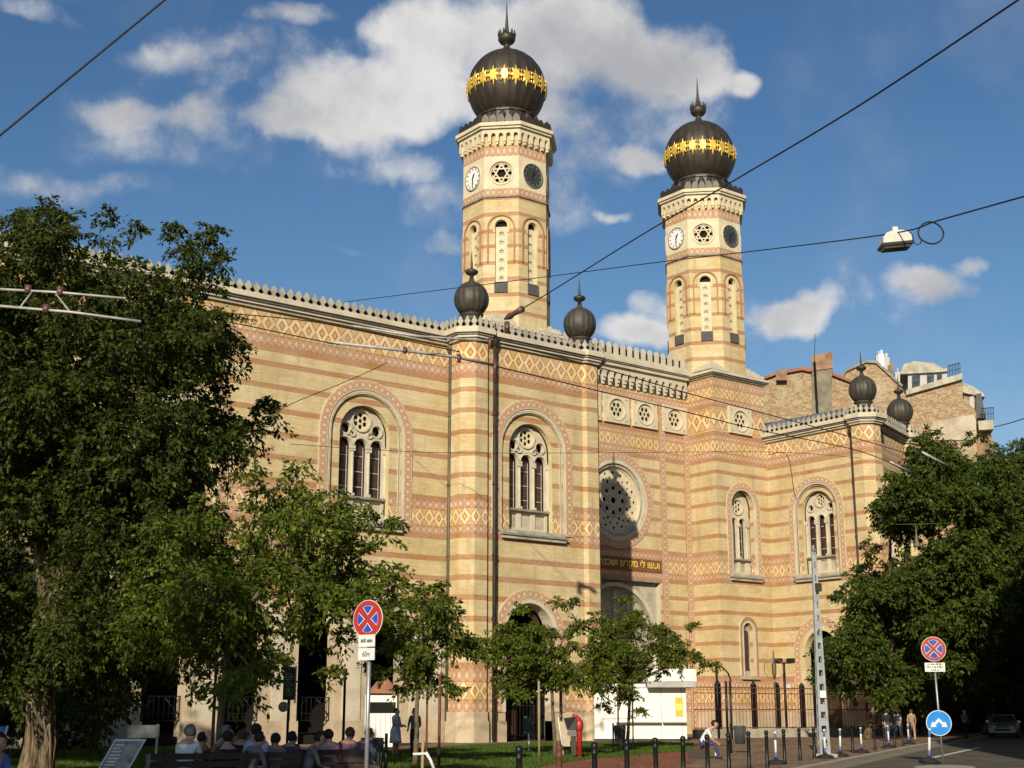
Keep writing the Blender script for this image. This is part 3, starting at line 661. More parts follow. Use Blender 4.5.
def tower(cx, cy, a=3.02):
    m = MB(); fs, s = octo(cx, cy, a)
    for k, f in enumerate(fs):
        m.plate(f, [rect(-s/2, s/2, 27.0, 37.8), arch(0, .43, 30.75, 35.0, 12)], -.45, 0, 'brick_tower', 'yellow_brick')
        m.plate(f, [rect(-s/2, s/2, 37.8, 40.28), circ(0, 39.0, .84, 24)], -.35, 0, 'cream_stone')
        m.face([f(-s/2, 0, 40.28), f(s/2, 0, 40.28), f(s/2, 0, 42.4), f(-s/2, 0, 42.4)], 'brick_tower', [(-s/2, 40.3), (s/2, 40.3), (s/2, 42.4), (-s/2, 42.4)])
    T_ = part(m, 'tower')
    nb = MB()                             # string course, niche surrounds and their star panels
    for k, f in enumerate(fs):
        nb.fbox(f, -s/2, s/2, 0, .1, 37.12, 37.24, 'grey_moulding')
        nb.plate(f, [rect(-.43, .43, 30.75, 35.0)]+[star(0, 31.2+.66*i, .26, 6, .36) for i in range(6)], -.32, -.26, 'cream_stone')
        nb.plate(f, [arch(0, .43, 30.75, 35.0, 12)], -.44, -.36, 'weathered_stone'); nb.plate(f, [arch(0, .43, 34.9, 35.0, 12)], -.34, -.33, 'interior_dark')
        arch_band(nb, f, 0, .88, .99, 32.3, 34.85, 0, .10, 'red_brick', 14, 'red_brick'); arch_band(nb, f, 0, .44, .58, 34.5, 35.0, 0, .04, 'yellow_brick', 12, 'yellow_brick')
        nb.fbox(f, -.47, .47, -.3, .10, 30.05, 30.82, 'dark_stone')
    part(nb, 'niche', T_)
    for k, f in enumerate(fs):
        if k % 2 == 1:                    # diagonal faces: six pointed star rosette
            r = MB(); holes = []
            r.plate(f, [circ(0, 39.0, .84, 24)], -.34, -.32, 'interior_dark')
            for ph in (PI/2, -PI/2):
                tri = [(.80*math.cos(ph+2*PI*i/3), 39+.80*math.sin(ph+2*PI*i/3)) for i in range(3)]; tri2 = [(.60*math.cos(ph+2*PI*i/3), 39+.60*math.sin(ph+2*PI*i/3)) for i in range(3)]
                r.plate(f, [tri, tri2[::-1]], -.2, -.1+(.01 if ph > 0 else 0), 'cream_stone')
            arch_band(r, f, 0, .74, .84, 0, 39.0, -.3, -.08, 'cream_stone', full=True)
            for i in range(12): t = PI*i/6+PI/12; r.plate(f, [circ(.66*math.cos(t), 39+.66*math.sin(t), .055, 6)], -.2, -.12, 'cream_stone')
            arch_band(r, f, 0, .85, .93, 0, 39.0, 0, .05, 'pale_stone', full=True)
            part(r, 'rosette', T_)
        else:                             # clock faces, white on the side walls, dark on the front
            dark = k in (2, 6)
            c = MB(); c.plate(f, [circ(0, 39.0, .86, 32)], -.05, .06, 'dark_dial' if dark else 'white_enamel')
            arch_band(c, f, 0, .82, .91, 0, 39.0, 0, .1, 'dark_stone' if dark else 'grey_moulding', full=True)
            mk = 'leather_grey' if dark else 'black_enamel'; hm = 'black_enamel'
            for i in range(12):
                t = PI*i/6; u, z = math.cos(t), math.sin(t)
                c.plate(f, [[(u*.62-z*.035, 39+z*.62+u*.035), (u*.76-z*.035, 39+z*.76+u*.035), (u*.76+z*.035, 39+z*.76-u*.035), (u*.62+z*.035, 39+z*.62-u*.035)][::-1]], .06, .075, mk)
            for t, L, wd in ((R(62), .42, .07), (R(-93), .68, .05)):
                u, z = math.cos(t), math.sin(t)
                c.plate(f, [[(-u*.12-z*wd*.6, 39-z*.12+u*wd*.6), (u*L*.6-z*wd, 39+z*L*.6+u*wd), (u*L, 39+z*L), (u*L*.6+z*wd, 39+z*L*.6-u*wd), (-u*.12+z*wd*.6, 39-z*.12-u*wd*.6)][::-1]], .078, .10, hm)
            part(c, 'clock', T_)
        for sx in (-1, 1):
            pass
    cb = MB()
    for f in fs:
        q = corbels(f, -s/2-.1, s/2+.1, 41.12, 42.3, .55, .30, 'cream_stone', .16, False); off = len(cb.v)
        cb.v += q.v; cb.f += [tuple(i+off for i in t) for t in q.f]; cb.uv += q.uv; cb.sm += q.sm; cb.m += [cb.mi(q.names[i]) for i in q.m]
    for (aa, z0, z1, mt) in ((a+.46, 42.25, 42.42, 'pale_stone'), (a+.58, 42.423, 42.68, 'cream_stone')):
        f2, s2 = octo(cx, cy, aa); cb.face([f(-s2/2, 0, z0) for f in f2][::-1], mt); cb.face([f(-s2/2, 0, z1) for f in f2], mt)
        for f in f2: cb.face([f(-s2/2, 0, z0), f(s2/2, 0, z0), f(s2/2, 0, z1), f(-s2/2, 0, z1)], mt)
    part(cb, 'corbel_table', T_)
    cr = MB(); f2, s2 = octo(cx, cy, a+.36)
    for f in f2:
        for i in range(5):
            u = (i-2)*s2/5; cr.plate(f, [[(u-.24, 42.69), (u+.24, 42.69), (u+.27, 43.0), (u+.18, 43.25), (u, 43.42), (u-.18, 43.25), (u-.27, 43.0)]], -.16, 0, 'copper_dark', back=True)
    cr.lathe(cx, cy, [(3.2, 42.69), (3.05, 43.0), (2.55, 43.35), (2.35, 43.6), (2.3, 44.2), (2.4, 44.25), (2.4, 44.35), (1.9, 44.45)], 16, 'copper_dark', False, rot=PI/16)
    for i in range(16):
        t = 2*PI*i/16; cr.lathe(cx+2.45*math.cos(t), cy+2.45*math.sin(t), [(.26, 43.3), (.3, 43.6), (.22, 43.95), (.08, 44.15)], 8, 'copper_dark')
    part(cr, 'cresting', T_)
    d = MB(); R0, zc = 2.94, 46.88; body = []
    for i in range(25):
        t = -.98+i*(2.40/24); body.append((R0*math.cos(t), zc+R0*1.05*math.sin(t)))
    body += [(.36, 50.08), (.27, 50.35)]
    d.lathe(cx, cy, body, 96, 'copper_dark', wave=.028, lobes=24); d.lathe(cx, cy, [(1.86, 44.36), (1.98, 44.46), (1.98, 44.62), (1.8, 44.68)], 32, 'copper_small')
    part(d, 'onion_dome', T_)
    g = MB(); n = 22; zb = 46.75
    def on(lon, du, dz, out):
        z = zb+dz; r = math.sqrt(max(.01, R0**2-((z-zc)/1.05)**2))+out; t = lon+du/2.95; return (cx+r*math.cos(t), cy+r*math.sin(t), z)
    for i in range(n):
        L = 2*PI*i/n
        pts = []
        for k in range(16):
            t = 2*PI*k/16; rr = 1.0 if k % 2 == 0 else .56
            if k % 8 == 4: rr = 1.18
            pts.append(on(L, .43*rr*math.cos(t), .70*rr*math.sin(t), .05))
        mid = [on(L, .24*math.cos(2*PI*k/16), .38*math.sin(2*PI*k/16), .10) for k in range(16)]
        g.idx(pts+mid, [(k, (k+1) % 16, 16+(k+1) % 16, 16+k) for k in range(16)]+[tuple(range(16, 32))], 'gilding', False)
        L2 = L+PI/n
        for (zz, a_, b__) in ((0, .12, .17), (.34, .07, .13), (-.34, .07, .13)):
            q = [on(L2, a_*math.cos(2*PI*k/6), zz+b__*math.sin(2*PI*k/6), .05) for k in range(6)]
            g.idx(q+[on(L2, 0, zz, .12)], [(k, (k+1) % 6, 6) for k in range(6)], 'gilding', False)
    part(g, 'gilded_band', T_)
    e = MB(); e.lathe(cx, cy, [(.28, 50.33), (.2, 50.45), (.2, 50.6), (.5, 50.71), (.66, 50.95), (.66, 51.3), (.6, 51.35), (.4, 51.37), (.2, 51.5), (.13, 52.1), (.06, 53.2), (.012, 54.2)], 16, 'copper_dark')
    for i in range(12):
        t = 2*PI*i/12; e.lathe(cx+.62*math.cos(t), cy+.62*math.sin(t), [(.07, 51.25), (.1, 51.45), (.03, 51.7)], 6, 'copper_small')
    part(e, 'finial', T_)
tower(57.0, 73.6); tower(77.52, 73.6)

# ---- right return wall and the skewed street front
w = MB(); L = YT-61.3
w.plate(FR, [rect(0, L, 11.2, 22.25), arch(4.65, 2.0, 11.65, 16.4)], -.5, 0, 'brick_wall', 'yellow_brick')
lo = [(L, 1.6), (L, 11.2), (0, 11.2), (0, 1.6), (4.5-1.55, 1.6), (4.5-1.55, 5.9)]+[(4.5-1.55*math.cos(PI*i/18), 5.9+1.55*math.sin(PI*i/18)) for i in range(1, 18)]+[(4.5+1.55, 5.9), (4.5+1.55, 1.6)]
w.plate(FR, [lo], -.6, 0, 'brick_wall', 'yellow_brick')
for a, b in ((0, 2.95), (6.05, L)): w.fbox(FR, a, b, -.6, .02, 0, 1.6, 'plinth_stone')
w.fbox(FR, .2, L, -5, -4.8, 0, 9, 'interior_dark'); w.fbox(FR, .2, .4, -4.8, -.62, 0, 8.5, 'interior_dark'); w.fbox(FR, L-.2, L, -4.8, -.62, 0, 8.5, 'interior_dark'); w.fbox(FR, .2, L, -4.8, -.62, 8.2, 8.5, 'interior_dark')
window(FR, 4.65, 1.5, 11.65, 16.4, (-.95, 0, .95), .5, .34, 13.0, 16.1, [(0, 17.2, .44), (-.92, 16.7, .23), (.92, 16.7, .23)], w, 'brick_wall', 2.16, 2.62, 2.1)
ang = math.atan2(64.3-61.35, 89.8-81.25); FS = Frame(81.25-.0, 61.35-.45, ang, 3)
w.plate(FS, [rect(.6, 8.6, 1.6, 22.25), arch(4.6, 1.8, 11.65, 16.4)], -.5, 0, 'brick_wall', 'yellow_brick'); w.fbox(FS, .6, 8.6, -.5, .1, 0, 1.6, 'plinth_stone')
window(FS, 4.6, 1.4, 11.65, 16.4, (-.88, 0, .88), .4, .32, 13.0, 16.1, [(0, 17.2, .42), (-.86, 16.7, .2), (.86, 16.7, .2)], w, 'brick_wall', 2.0, 2.45, 1.9)
w.box(90.2, 90.6, 64.4, 90, 0, 22.2, 'brick_wall')
WALLR = part(w, 'wall')
a = MB(); arch_band(a, FR, 4.5, 1.95, 2.6, 1.6, 5.9, 0, .08, 'dotted_band'); arch_band(a, FR, 4.5, 1.57, 1.93, 1.6, 5.9, -.2, .05, 'yellow_brick'); part(a, 'archivolt', WALLR)
g = MB(); g.fbox(FR, 2.95, 6.05, -1.2, -1.0, .05, 4.2, 'dark_wood'); g.fbox(FR, 2.95, 6.05, -1.2, -.95, 4.2, 4.45, 'dark_wood'); part(g, 'door')
cornice(FR, 0, L); parapet(FR, .1, L-.7); cornice(FS, .8, 8.4); parapet(FS, 1.4, 7.8)
r = MB(); e0, e1, e2, e3 = (80.3, 70.2, 22.87), (80.3, 61.2, 22.87), (90.2, 64.2, 22.87), (90.2, 82, 22.87); k0, k1 = (85.2, 80, 25.3), (85.2, 66.5, 25.0)
e0 = (80.3, 82, 22.87)
for q in ([e1, k1, k0, e0], [e1, e2, k1], [e2, e3, k0, k1]): r.face(q, 'zinc_roof')
for i in range(24):
    t = i/24; p0 = Vector(e1).lerp(Vector(e0), t); p1 = Vector(k1).lerp(Vector(k0), t); r.tube([p0+Vector((0, 0, .03)), p1+Vector((0, 0, .03))], .03, 'zinc_roof', 4)
part(r, 'roof')
r = MB(); r.box(53.6, 80.4, 76.6, 110, 20, 25.0, 'slate_roof'); r.box(59.4, 74.6, 73.9, 76.6, 0, 25.0, 'slate_roof'); part(r, 'roof')
for (x, y, mt, z1, rr) in ((43.72, 61.72, 'pipe_olive', 22.2, .12), (45.52, 59.86, 'pipe_dark', 22.6, .11), (80.42, 62.05, 'pipe_dark', 22.0, .09)):
    d = MB(); d.tube([(x, y, .1), (x, y, z1)], rr, mt, 10); d.lathe(x, y, [(rr+.02, z1-.5), (rr+.14, z1-.1), (rr+.14, z1)], 10, mt)
    for z in (3, 6.5, 10, 14, 18): d.lathe(x, y, [(rr+.03, z), (rr+.03, z+.12)], 10, mt)
    part(d, 'drainpipe')
# ================================================================ ground
def leafmat(name, base, trans=.25, rough=.55):
    m = bpy.data.materials.new(name); m.use_nodes = True; m.node_tree.nodes.clear(); T = NT(m.node_tree)
    out = T.n('ShaderNodeOutputMaterial'); b = T.n('ShaderNodeBsdfPrincipled'); tr = T.n('ShaderNodeBsdfTranslucent'); mx = T.n('ShaderNodeMixShader')
    rnd = T.n('ShaderNodeNewGeometry').outputs['Random Per Island']
    w_ = T.n('ShaderNodeTexWhiteNoise', noise_dimensions='1D'); T.put(w_.inputs['W'], rnd)
    col = T.mix(rnd, c4(tuple(x*.5 for x in base)), c4((base[0]*1.45, base[1]*1.4, base[2]*1.1)))
    col = T.mix(T.m('GREATER_THAN', w_.outputs['Value'], .86), col, c4((base[0]*2.1, base[1]*1.75, base[2]*1.3)))
    T.put(b.inputs['Base Color'], col); b.inputs['Roughness'].default_value = rough; b.inputs['Specular IOR Level'].default_value = .15
    T.put(tr.inputs['Color'], T.mix(.5, col, c4((base[0]*1.5, base[1]*1.5, base[2]*.6))))
    mx.inputs[0].default_value = trans; T.L.new(b.outputs[0], mx.inputs[1]); T.L.new(tr.outputs[0], mx.inputs[2]); T.L.new(mx.outputs[0], out.inputs[0])
    MATS[name] = m; return m
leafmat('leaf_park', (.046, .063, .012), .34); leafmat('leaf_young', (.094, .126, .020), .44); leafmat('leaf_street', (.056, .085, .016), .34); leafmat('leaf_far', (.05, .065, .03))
def ground_mat(name, a, b_, scale, bump=.3, bricks=None, rough=.9):
    m, T, b = newmat(name, rough, 0, .2); pos = T.n('ShaderNodeNewGeometry').outputs['Position']
    f = T.noise(pos, scale, 6, .65); g = T.noise(pos, scale*14, 3)
    col = T.mix(T.ramp(f, .3, .7), c4(a), c4(b_)); col = T.mix(T.m('MULTIPLY', T.ramp(g, .4, .75), .45), col, c4(tuple(x*.6 for x in a)))
    if bricks:
        br = T.n('ShaderNodeTexBrick'); T.put(br.inputs['Vector'], pos); br.inputs['Scale'].default_value = 1; br.inputs['Brick Width'].default_value = bricks[0]; br.inputs['Row Height'].default_value = bricks[1]; br.inputs['Mortar Size'].default_value = bricks[2]
        br.inputs['Color1'].default_value = (1, 1, 1, 1); br.inputs['Color2'].default_value = (.78, .76, .74, 1); br.inputs['Mortar'].default_value = (.45, .43, .4, 1)
        col = T.mix(1.0, col, br.outputs['Color'], 'MULTIPLY')
    T.put(b.inputs['Base Color'], col)
    bp = T.n('ShaderNodeBump'); bp.inputs['Strength'].default_value = bump; bp.inputs['Distance'].default_value = .02; T.put(bp.inputs['Height'], g); T.put(b.inputs['Normal'], bp.outputs[0])
ground_mat('paving', (.21, .14, .09), (.36, .245, .16), .5, bricks=(.22, .11, .006))
ground_mat('lawn_grass', (.040, .075, .013), (.095, .135, .028), .8, 1.0)
ground_mat('brick_paving', (.30, .105, .06), (.38, .15, .085), .6, bricks=(.22, .11, .008))
ground_mat('asphalt', (.075, .066, .053), (.155, .135, .10), .55)
ground_mat('asphalt_pale', (.20, .175, .13), (.28, .24, .17), .5)
ground_mat('kerb_stone', (.33, .30, .25), (.42, .38, .32), 1.2)
plain('paint_worn', (.62, .60, .54), .8, var=.25, scale=3)
def sheet(name, pts, z, mat, kind='structure'):
    m = MB(); tris = tessellate_polygon([[Vector((p[0], p[1], 0)) for p in pts]])
    m.idx([(p[0], p[1], z) for p in pts], [tuple(t) for t in tris], mat, False); o = m.build(name); return tag(o, kind=kind)
def gpx(*pp): return [ground(x, y) if y > 716 else None for x, y in pp]
sheet('ground', [(-900, -900), (1200, -900), (1200, 1200), (-900, 1200)], 0, 'paving')
lawn_edge = gpx((-60, 750), (0, 748.5), (120, 747), (300, 750.5), (400, 751), (470, 745), (540, 742.5), (620, 742), (694, 743.2), (692, 751.5), (660, 753.2), (624, 757), (596, 758.5), (545, 766), (520, 773), (-200, 800))
sheet('lawn', lawn_edge, .006, 'lawn_grass')
sheet('brick_path', gpx((520, 773), (545, 766), (596, 758.5), (624, 757), (660, 753.2), (692, 751.5), (694, 743.2), (705, 743.5), (706, 754), (690, 764), (660, 770), (630, 790)), .005, 'brick_paving')
K0 = ground(800, 770); K1 = ground(958, 738.4); kd = (K1-K0).normalized(); kn = Vector((kd.y, -kd.x, 0))     # kerb line, and the way across the road
KA = K0-kd*38; KB = K1+kd*190
sheet('road', [KA+kn*.3, KB+kn*.3, KB+kn*11, KA+kn*11], .004, 'asphalt')
m = MB()
def strip(mb, a, b, o0, o1, z0, z1, mat):
    P = [a+kn*o0, b+kn*o0, b+kn*o1, a+kn*o1]; mb.hexa([(p.x, p.y, z0) for p in P]+[(p.x, p.y, z1) for p in P], mat)
strip(m, KA, KB, 0, .3, -.05, .1, 'kerb_stone'); tag(m.build('kerb'), kind='structure')
m = MB(); strip(m, KA, KB, 11, 11.3, -.05, .12, 'kerb_stone'); tag(m.build('kerb'), kind='structure')
sheet('gutter', [KA+kn*.3, KB+kn*.3, KB+kn*1.0, KA+kn*1.0], .008, 'asphalt_pale')
sheet('road_edge_line', [ground(930, 757.5), ground(978, 747.4), ground(981, 747.9), ground(936, 758.1)], .009, 'paint_worn')
i0 = ground(912, 766.5); i1 = ground(972, 766.5)
m = MB(); ctr = ground(945, 772)
isl = [ctr+Vector((math.cos(t)*1.55*kd.x-math.sin(t)*.8*kd.y, math.cos(t)*1.55*kd.y+math.sin(t)*.8*kd.x, 0)) for t in [2*PI*i/24 for i in range(24)]]
m.idx([(p.x, p.y, 0) for p in isl]+[(p.x, p.y, .13) for p in isl], [(i, (i+1) % 24, 24+(i+1) % 24, 24+i) for i in range(24)]+[tuple(range(24, 48))], 'kerb_stone', False); tag(m.build('traffic_island'), kind='structure')

# grass blades on the lawn and a scatter of fallen leaves: nobody could count them
def in_poly(P, poly):
    c = np.zeros(len(P), bool); j = len(poly)-1
    for i in range(len(poly)):
        xi, yi, xj, yj = poly[i][0], poly[i][1], poly[j][0], poly[j][1]
        c ^= ((yi > P[:, 1]) != (yj > P[:, 1])) & (P[:, 0] < (xj-xi)*(P[:, 1]-yi)/(yj-yi+1e-12)+xi); j = i
    return c
leafmat('grass_blade', (.055, .098, .016), .2); leafmat('dry_leaf', (.20, .12, .04), .1)
def scatter(name, n, poly, make, mat, z=.006):
    xs = [p[0] for p in poly]; ys = [p[1] for p in poly]; P = np.stack([RNG.uniform(min(xs), max(xs), n), RNG.uniform(min(ys), max(ys), n)], 1); P = P[in_poly(P, poly)]
    V, k = make(P); N = len(P); me = bpy.data.meshes.new(name); me.vertices.add(k*N); me.vertices.foreach_set('co', V.astype(np.float32).ravel()); me.loops.add(k*N); me.loops.foreach_set('vertex_index', np.arange(k*N, dtype=np.int32))
    me.polygons.add(N); me.polygons.foreach_set('loop_start', np.arange(0, k*N, k, dtype=np.int32)); me.materials.append(MATS[mat]); me.update(calc_edges=True)
    o = bpy.data.objects.new(name, me); COL.objects.link(o); return tag(o, kind='stuff')
def blades(P):
    N = len(P); t = RNG.uniform(0, 2*PI, N); h = RNG.uniform(.03, .10, N)*(1+.6*np.sin(P[:, 0]*.9)*np.cos(P[:, 1]*.7)); w = .012
    b = np.stack([P[:, 0], P[:, 1], np.full(N, .006)], 1); u = np.stack([np.cos(t), np.sin(t), np.zeros(N)], 1)
    return np.stack([b-u*w, b+u*w, b+np.stack([RNG.normal(0, .03, N), RNG.normal(0, .03, N), h], 1)], 1).reshape(-1, 3), 3
tag(scatter('grass', 260000, [p for p in lawn_edge], blades, 'grass_blade'), 'short lawn grass in front of the synagogue', 'grass')
def litter(P):
    N = len(P); t = RNG.uniform(0, 2*PI, N); L = RNG.uniform(.04, .09, N)[:, None]; b = np.stack([P[:, 0], P[:, 1], RNG.uniform(.015, .03, N)], 1); u = np.stack([np.cos(t), np.sin(t), RNG.normal(0, .15, N)], 1); v = np.stack([-np.sin(t), np.cos(t), RNG.normal(0, .15, N)], 1)
    return np.stack([b-u*L, b+v*L*.5, b+u*L, b-v*L*.5], 1).reshape(-1, 3), 4
tag(scatter('fallen_leaves', 5200, [ground(520, 775), ground(694, 742), ground(860, 738), ground(900, 748), ground(800, 768), ground(640, 790)], litter, 'dry_leaf'), 'brown fallen leaves scattered over the square', 'fallen leaves')
# ================================================================ trees
def leaf_cloud(name, clumps, size, mat, parent, per=None, dens=1.0, droop=.25, flat=.85, spray=1.0):
    """clumps: (centre, radius, twigs, leaves per twig); leaves hang in sprays along drooping twigs, leaving gaps between them"""
    cs = []; ax = []
    for (c, r, n_tw, n_lf) in clumps:
        n_tw = max(1, int(n_tw*dens))
        d = RNG.normal(size=(n_tw, 3)); d /= np.linalg.norm(d, axis=1)[:, None]
        tw = np.array(c)+d*r*(RNG.random(n_tw)**.5)[:, None]*np.array([1, 1, flat])*.9
        out = d*.9+RNG.normal(size=(n_tw, 3))*.45; out[:, 2] = out[:, 2]*.55-.10; out /= np.linalg.norm(out, axis=1)[:, None]
        ln = (.30+.35*RNG.random((n_tw, 1, 1)))*min(1.7, .55+r*.75)*spray
        t = RNG.random((n_tw, n_lf, 1))
        lat = RNG.normal(size=(n_tw, n_lf, 3))*np.array([1, 1, .55])*size*(.85-.35*t)
        p = tw[:, None, :]+out[:, None, :]*ln*t+lat; p[:, :, 2:] -= ln*.42*t*t
        a = out[:, None, :]*.6+lat/size*.7+RNG.normal(size=(n_tw, n_lf, 3))*.35; a[:, :, 2] -= .55
        cs.append(p.reshape(-1, 3)); ax.append(a.reshape(-1, 3))
    P = np.concatenate(cs); a = np.concatenate(ax); N = len(P)
    a /= np.linalg.norm(a, axis=1)[:, None]
    up = RNG.normal(size=(N, 3))*.75+np.array([-.35, -.3, .8])
    b = np.cross(a, up); b /= np.linalg.norm(b, axis=1)[:, None]+1e-9
    n = np.cross(b, a)
    L = size*(.65+.8*RNG.random((N, 1))); W = L*(.20+.12*RNG.random((N, 1)))
    V = np.stack([P-a*L*.5, P+b*W+n*L*.06-a*L*.05, P+a*L*.55-n*L*.05, P-b*W+n*L*.06-a*L*.05], 1).reshape(-1, 3)
    me = bpy.data.meshes.new(name); me.vertices.add(4*N); me.vertices.foreach_set('co', V.astype(np.float32).ravel())
    me.loops.add(4*N); me.loops.foreach_set('vertex_index', np.arange(4*N, dtype=np.int32)); me.polygons.add(N)
    me.polygons.foreach_set('loop_start', np.arange(0, 4*N, 4, dtype=np.int32)); me.materials.append(MATS[mat]); me.update(calc_edges=True)
    o = bpy.data.objects.new(name, me); COL.objects.link(o); o.parent = parent
    if parent is not None: o.matrix_parent_inverse = root_inv(parent)
    return N
def limb(m, a, b, r0, r1, mat, sag=.3, n=6):
    a, b = Vector(a), Vector(b); pts = []
    off = Vector((random.uniform(-1, 1), random.uniform(-1, 1), random.uniform(.2, 1)))*(b-a).length*.10*sag*3
    for i in range(n+1):
        t = i/n; pts.append(a.lerp(b, t)+off*math.sin(PI*t)+Vector((random.uniform(-1, 1), random.uniform(-1, 1), 0))*(b-a).length*.012)
    m.tube(pts, [r0+(r1-r0)*i/n for i in range(n+1)], mat, 8)
NLEAF = 0
def tree(name, label, base, trunk, fork, clumps, size, leaf, bark='bark', group=None, stems=1, twigs=26, leaves=24, dens=1.0, cat='tree', forks=None, flat=.85):
    """base: ground point; trunk: radius at the foot; fork: point where limbs leave; clumps: [(centre, radius)]"""
    global NLEAF
    t = empty(name, base, 0, label, cat, group); m = MB(); base = Vector(base); fork = Vector(fork)
    n = 9; pts = [base.lerp(fork, i/n)+Vector((math.sin(i*1.1), math.cos(i*.9), 0))*trunk*.22*min(1, i/2) for i in range(n+1)]
    rad = [trunk*(1.25-.55*min(1, (i/n)*3) if i < 3 else .98-.28*i/n) for i in range(n+1)]; rad[0] = trunk*1.35; rad[1] = trunk*1.08; rad[2] = trunk*1.0
    m.tube(pts, rad, bark, 14)
    if trunk > .25:
        for k in range(17):                # ridged bark
            th = 2*PI*k/17+.3
            m.tube([pts[i]+Vector((math.cos(th+.16*math.sin(i*1.7+k*2)), math.sin(th+.16*math.sin(i*1.7+k*2)), 0))*rad[i]*.98 for i in range(n)], [trunk*(.07+.04*math.sin(k*1.9+i))*(1-.3*i/n) for i in range(n)], bark, 5)
    starts = [fork]+[Vector(f) for f in (forks or [])]
    lead = [Vector(f) for f in (forks or [])] or [fork+Vector((random.uniform(-1, 1), random.uniform(-1, 1), 2.2))*max(.5, trunk*5) for k in range(2)]
    for f in lead: limb(m, fork-Vector((0, 0, trunk*.6)), f, trunk*.66, trunk*.26, bark, .2, 7)
    for (c, r) in sorted(clumps, key=lambda q: -q[1])[:26]:
        c = Vector(c); s = min(starts, key=lambda f: (f-c).length); s = base.lerp(s, random.uniform(.82, 1.0)) if s is fork else s
        limb(m, s, c+Vector((0, 0, -r*.2)), trunk*random.uniform(.28, .45), max(.012, trunk*.08), bark)
        for k in range(3 if r > .7 else 1):
            e = c+Vector((random.uniform(-1, 1), random.uniform(-1, 1), random.uniform(-.5, 1)))*r*.8; limb(m, c+Vector((0, 0, -r*.2)), e, max(.012, trunk*.09), .008, bark, n=4)
    world_child(m, 'trunk', t)
    cl = [(tuple(c), r, max(7, int(twigs*r**1.9)), leaves) for (c, r) in clumps]
    k = leaf_cloud('crown', cl, size, leaf, t, dens=dens, flat=flat); NLEAF += k; return t
def px_clumps(F, lst, jit=1.0, fn=None):
    out = []
    for q in lst:
        x, y, r = q[:3]; rm = r*F/FPX*1.04; k = 2 if rm > 1.1 else 1
        for i in range(k):
            f = F+(q[3] if len(q) > 3 else 0)+random.uniform(-1, 1)*min(3.0, .9*rm+.4)*jit; out.append((at(x, y, f), rm if k == 1 else rm*.86))
    return out

def fill(F, poly, n, r, jf, edge=0.0):
    """clump centres spread through an outline measured in sight lines, at depths about F"""
    out = []; xs = [p[0] for p in poly]; ys = [p[1] for p in poly]
    def inside(x, y):
        c = False; j = len(poly)-1
        for i in range(len(poly)):
            (xi, yi), (xj, yj) = poly[i], poly[j]
            if (yi > y) != (yj > y) and x < (xj-xi)*(y-yi)/(yj-yi)+xi: c = not c
            j = i
        return c
    while len(out) < n:
        x, y = random.uniform(min(xs), max(xs)), random.uniform(min(ys), max(ys))
        if inside(x, y): out.append((at(x, y, F+random.uniform(-1, 1)*jf), r*random.uniform(.7, 1.3)))
    return out

# the old tree at the left
F1 = 31
poly1 = [(-60, 330), (-40, 215), (15, 228), (60, 215), (105, 225), (120, 262), (160, 275), (185, 310), (215, 330), (222, 385), (245, 412), (268, 425), (245, 450), (205, 458), (200, 500), (215, 540), (225, 590), (190, 640), (140, 668), (70, 650), (0, 690), (-60, 700)]
cl = fill(F1, poly1, 150, .62, 3.6)+fill(F1+2.5, [(-60, 300), (110, 280), (190, 350), (200, 640), (100, 690), (-60, 690)], 60, .8, 1.5)+fill(F1+1, [(-60, 460), (170, 460), (150, 610), (90, 640), (-60, 660)], 46, .7, 2)
cl += px_clumps(F1, [(50, 212, 10), (28, 218, 9), (70, 224, 12), (112, 216, 9), (104, 240, 12), (135, 230, 6), (180, 240, 11), (205, 238, 8), (222, 262, 10), (190, 262, 12), (210, 285, 12), (200, 308, 10), (175, 225, 5), (190, 250, 14), (205, 262, 12), (178, 278, 12), (215, 272, 10), (120, 268, 22), (140, 285, 24), (165, 300, 24), (185, 320, 22), (150, 320, 26), (200, 345, 18), (120, 300, 26), (195, 268, 14), (205, 370, 18), (215, 400, 16),
    (255, 425, 13), (275, 418, 8), (270, 405, 6), (232, 350, 9), (212, 380, 11), (225, 440, 14), (210, 228, 4)])
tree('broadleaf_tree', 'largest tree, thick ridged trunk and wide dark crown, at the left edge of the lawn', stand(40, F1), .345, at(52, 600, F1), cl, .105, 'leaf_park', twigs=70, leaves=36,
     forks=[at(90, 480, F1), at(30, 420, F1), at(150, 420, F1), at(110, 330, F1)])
# the middle tree in front of the arcade
F2 = 27
poly2 = [(160, 520), (215, 490), (265, 478), (300, 498), (345, 512), (375, 530), (385, 565), (375, 600), (350, 625), (330, 655), (300, 660), (280, 640), (262, 655), (245, 690), (215, 685), (190, 640), (150, 650), (120, 640), (120, 580)]
cl = fill(F2, poly2, 88, .38, 1.9)+px_clumps(F2, [(395, 572, 10), (390, 520, 6), (372, 512, 8), (350, 505, 9), (300, 470, 8), (225, 690, 9), (270, 655, 10), (325, 675, 8), (150, 660, 10), (380, 545, 12), (392, 590, 10), (360, 605, 12), (345, 640, 10), (300, 490, 12), (250, 475, 10), (322, 510, 12)])
tree('broadleaf_tree', 'bushy tree with low hanging branches behind the oval no stopping sign', stand(219, F2), .09, at(228, 640, F2), cl, .10, 'leaf_young', 'bark_young', twigs=84, leaves=30, forks=[at(290, 560, F2), at(190, 560, F2)])
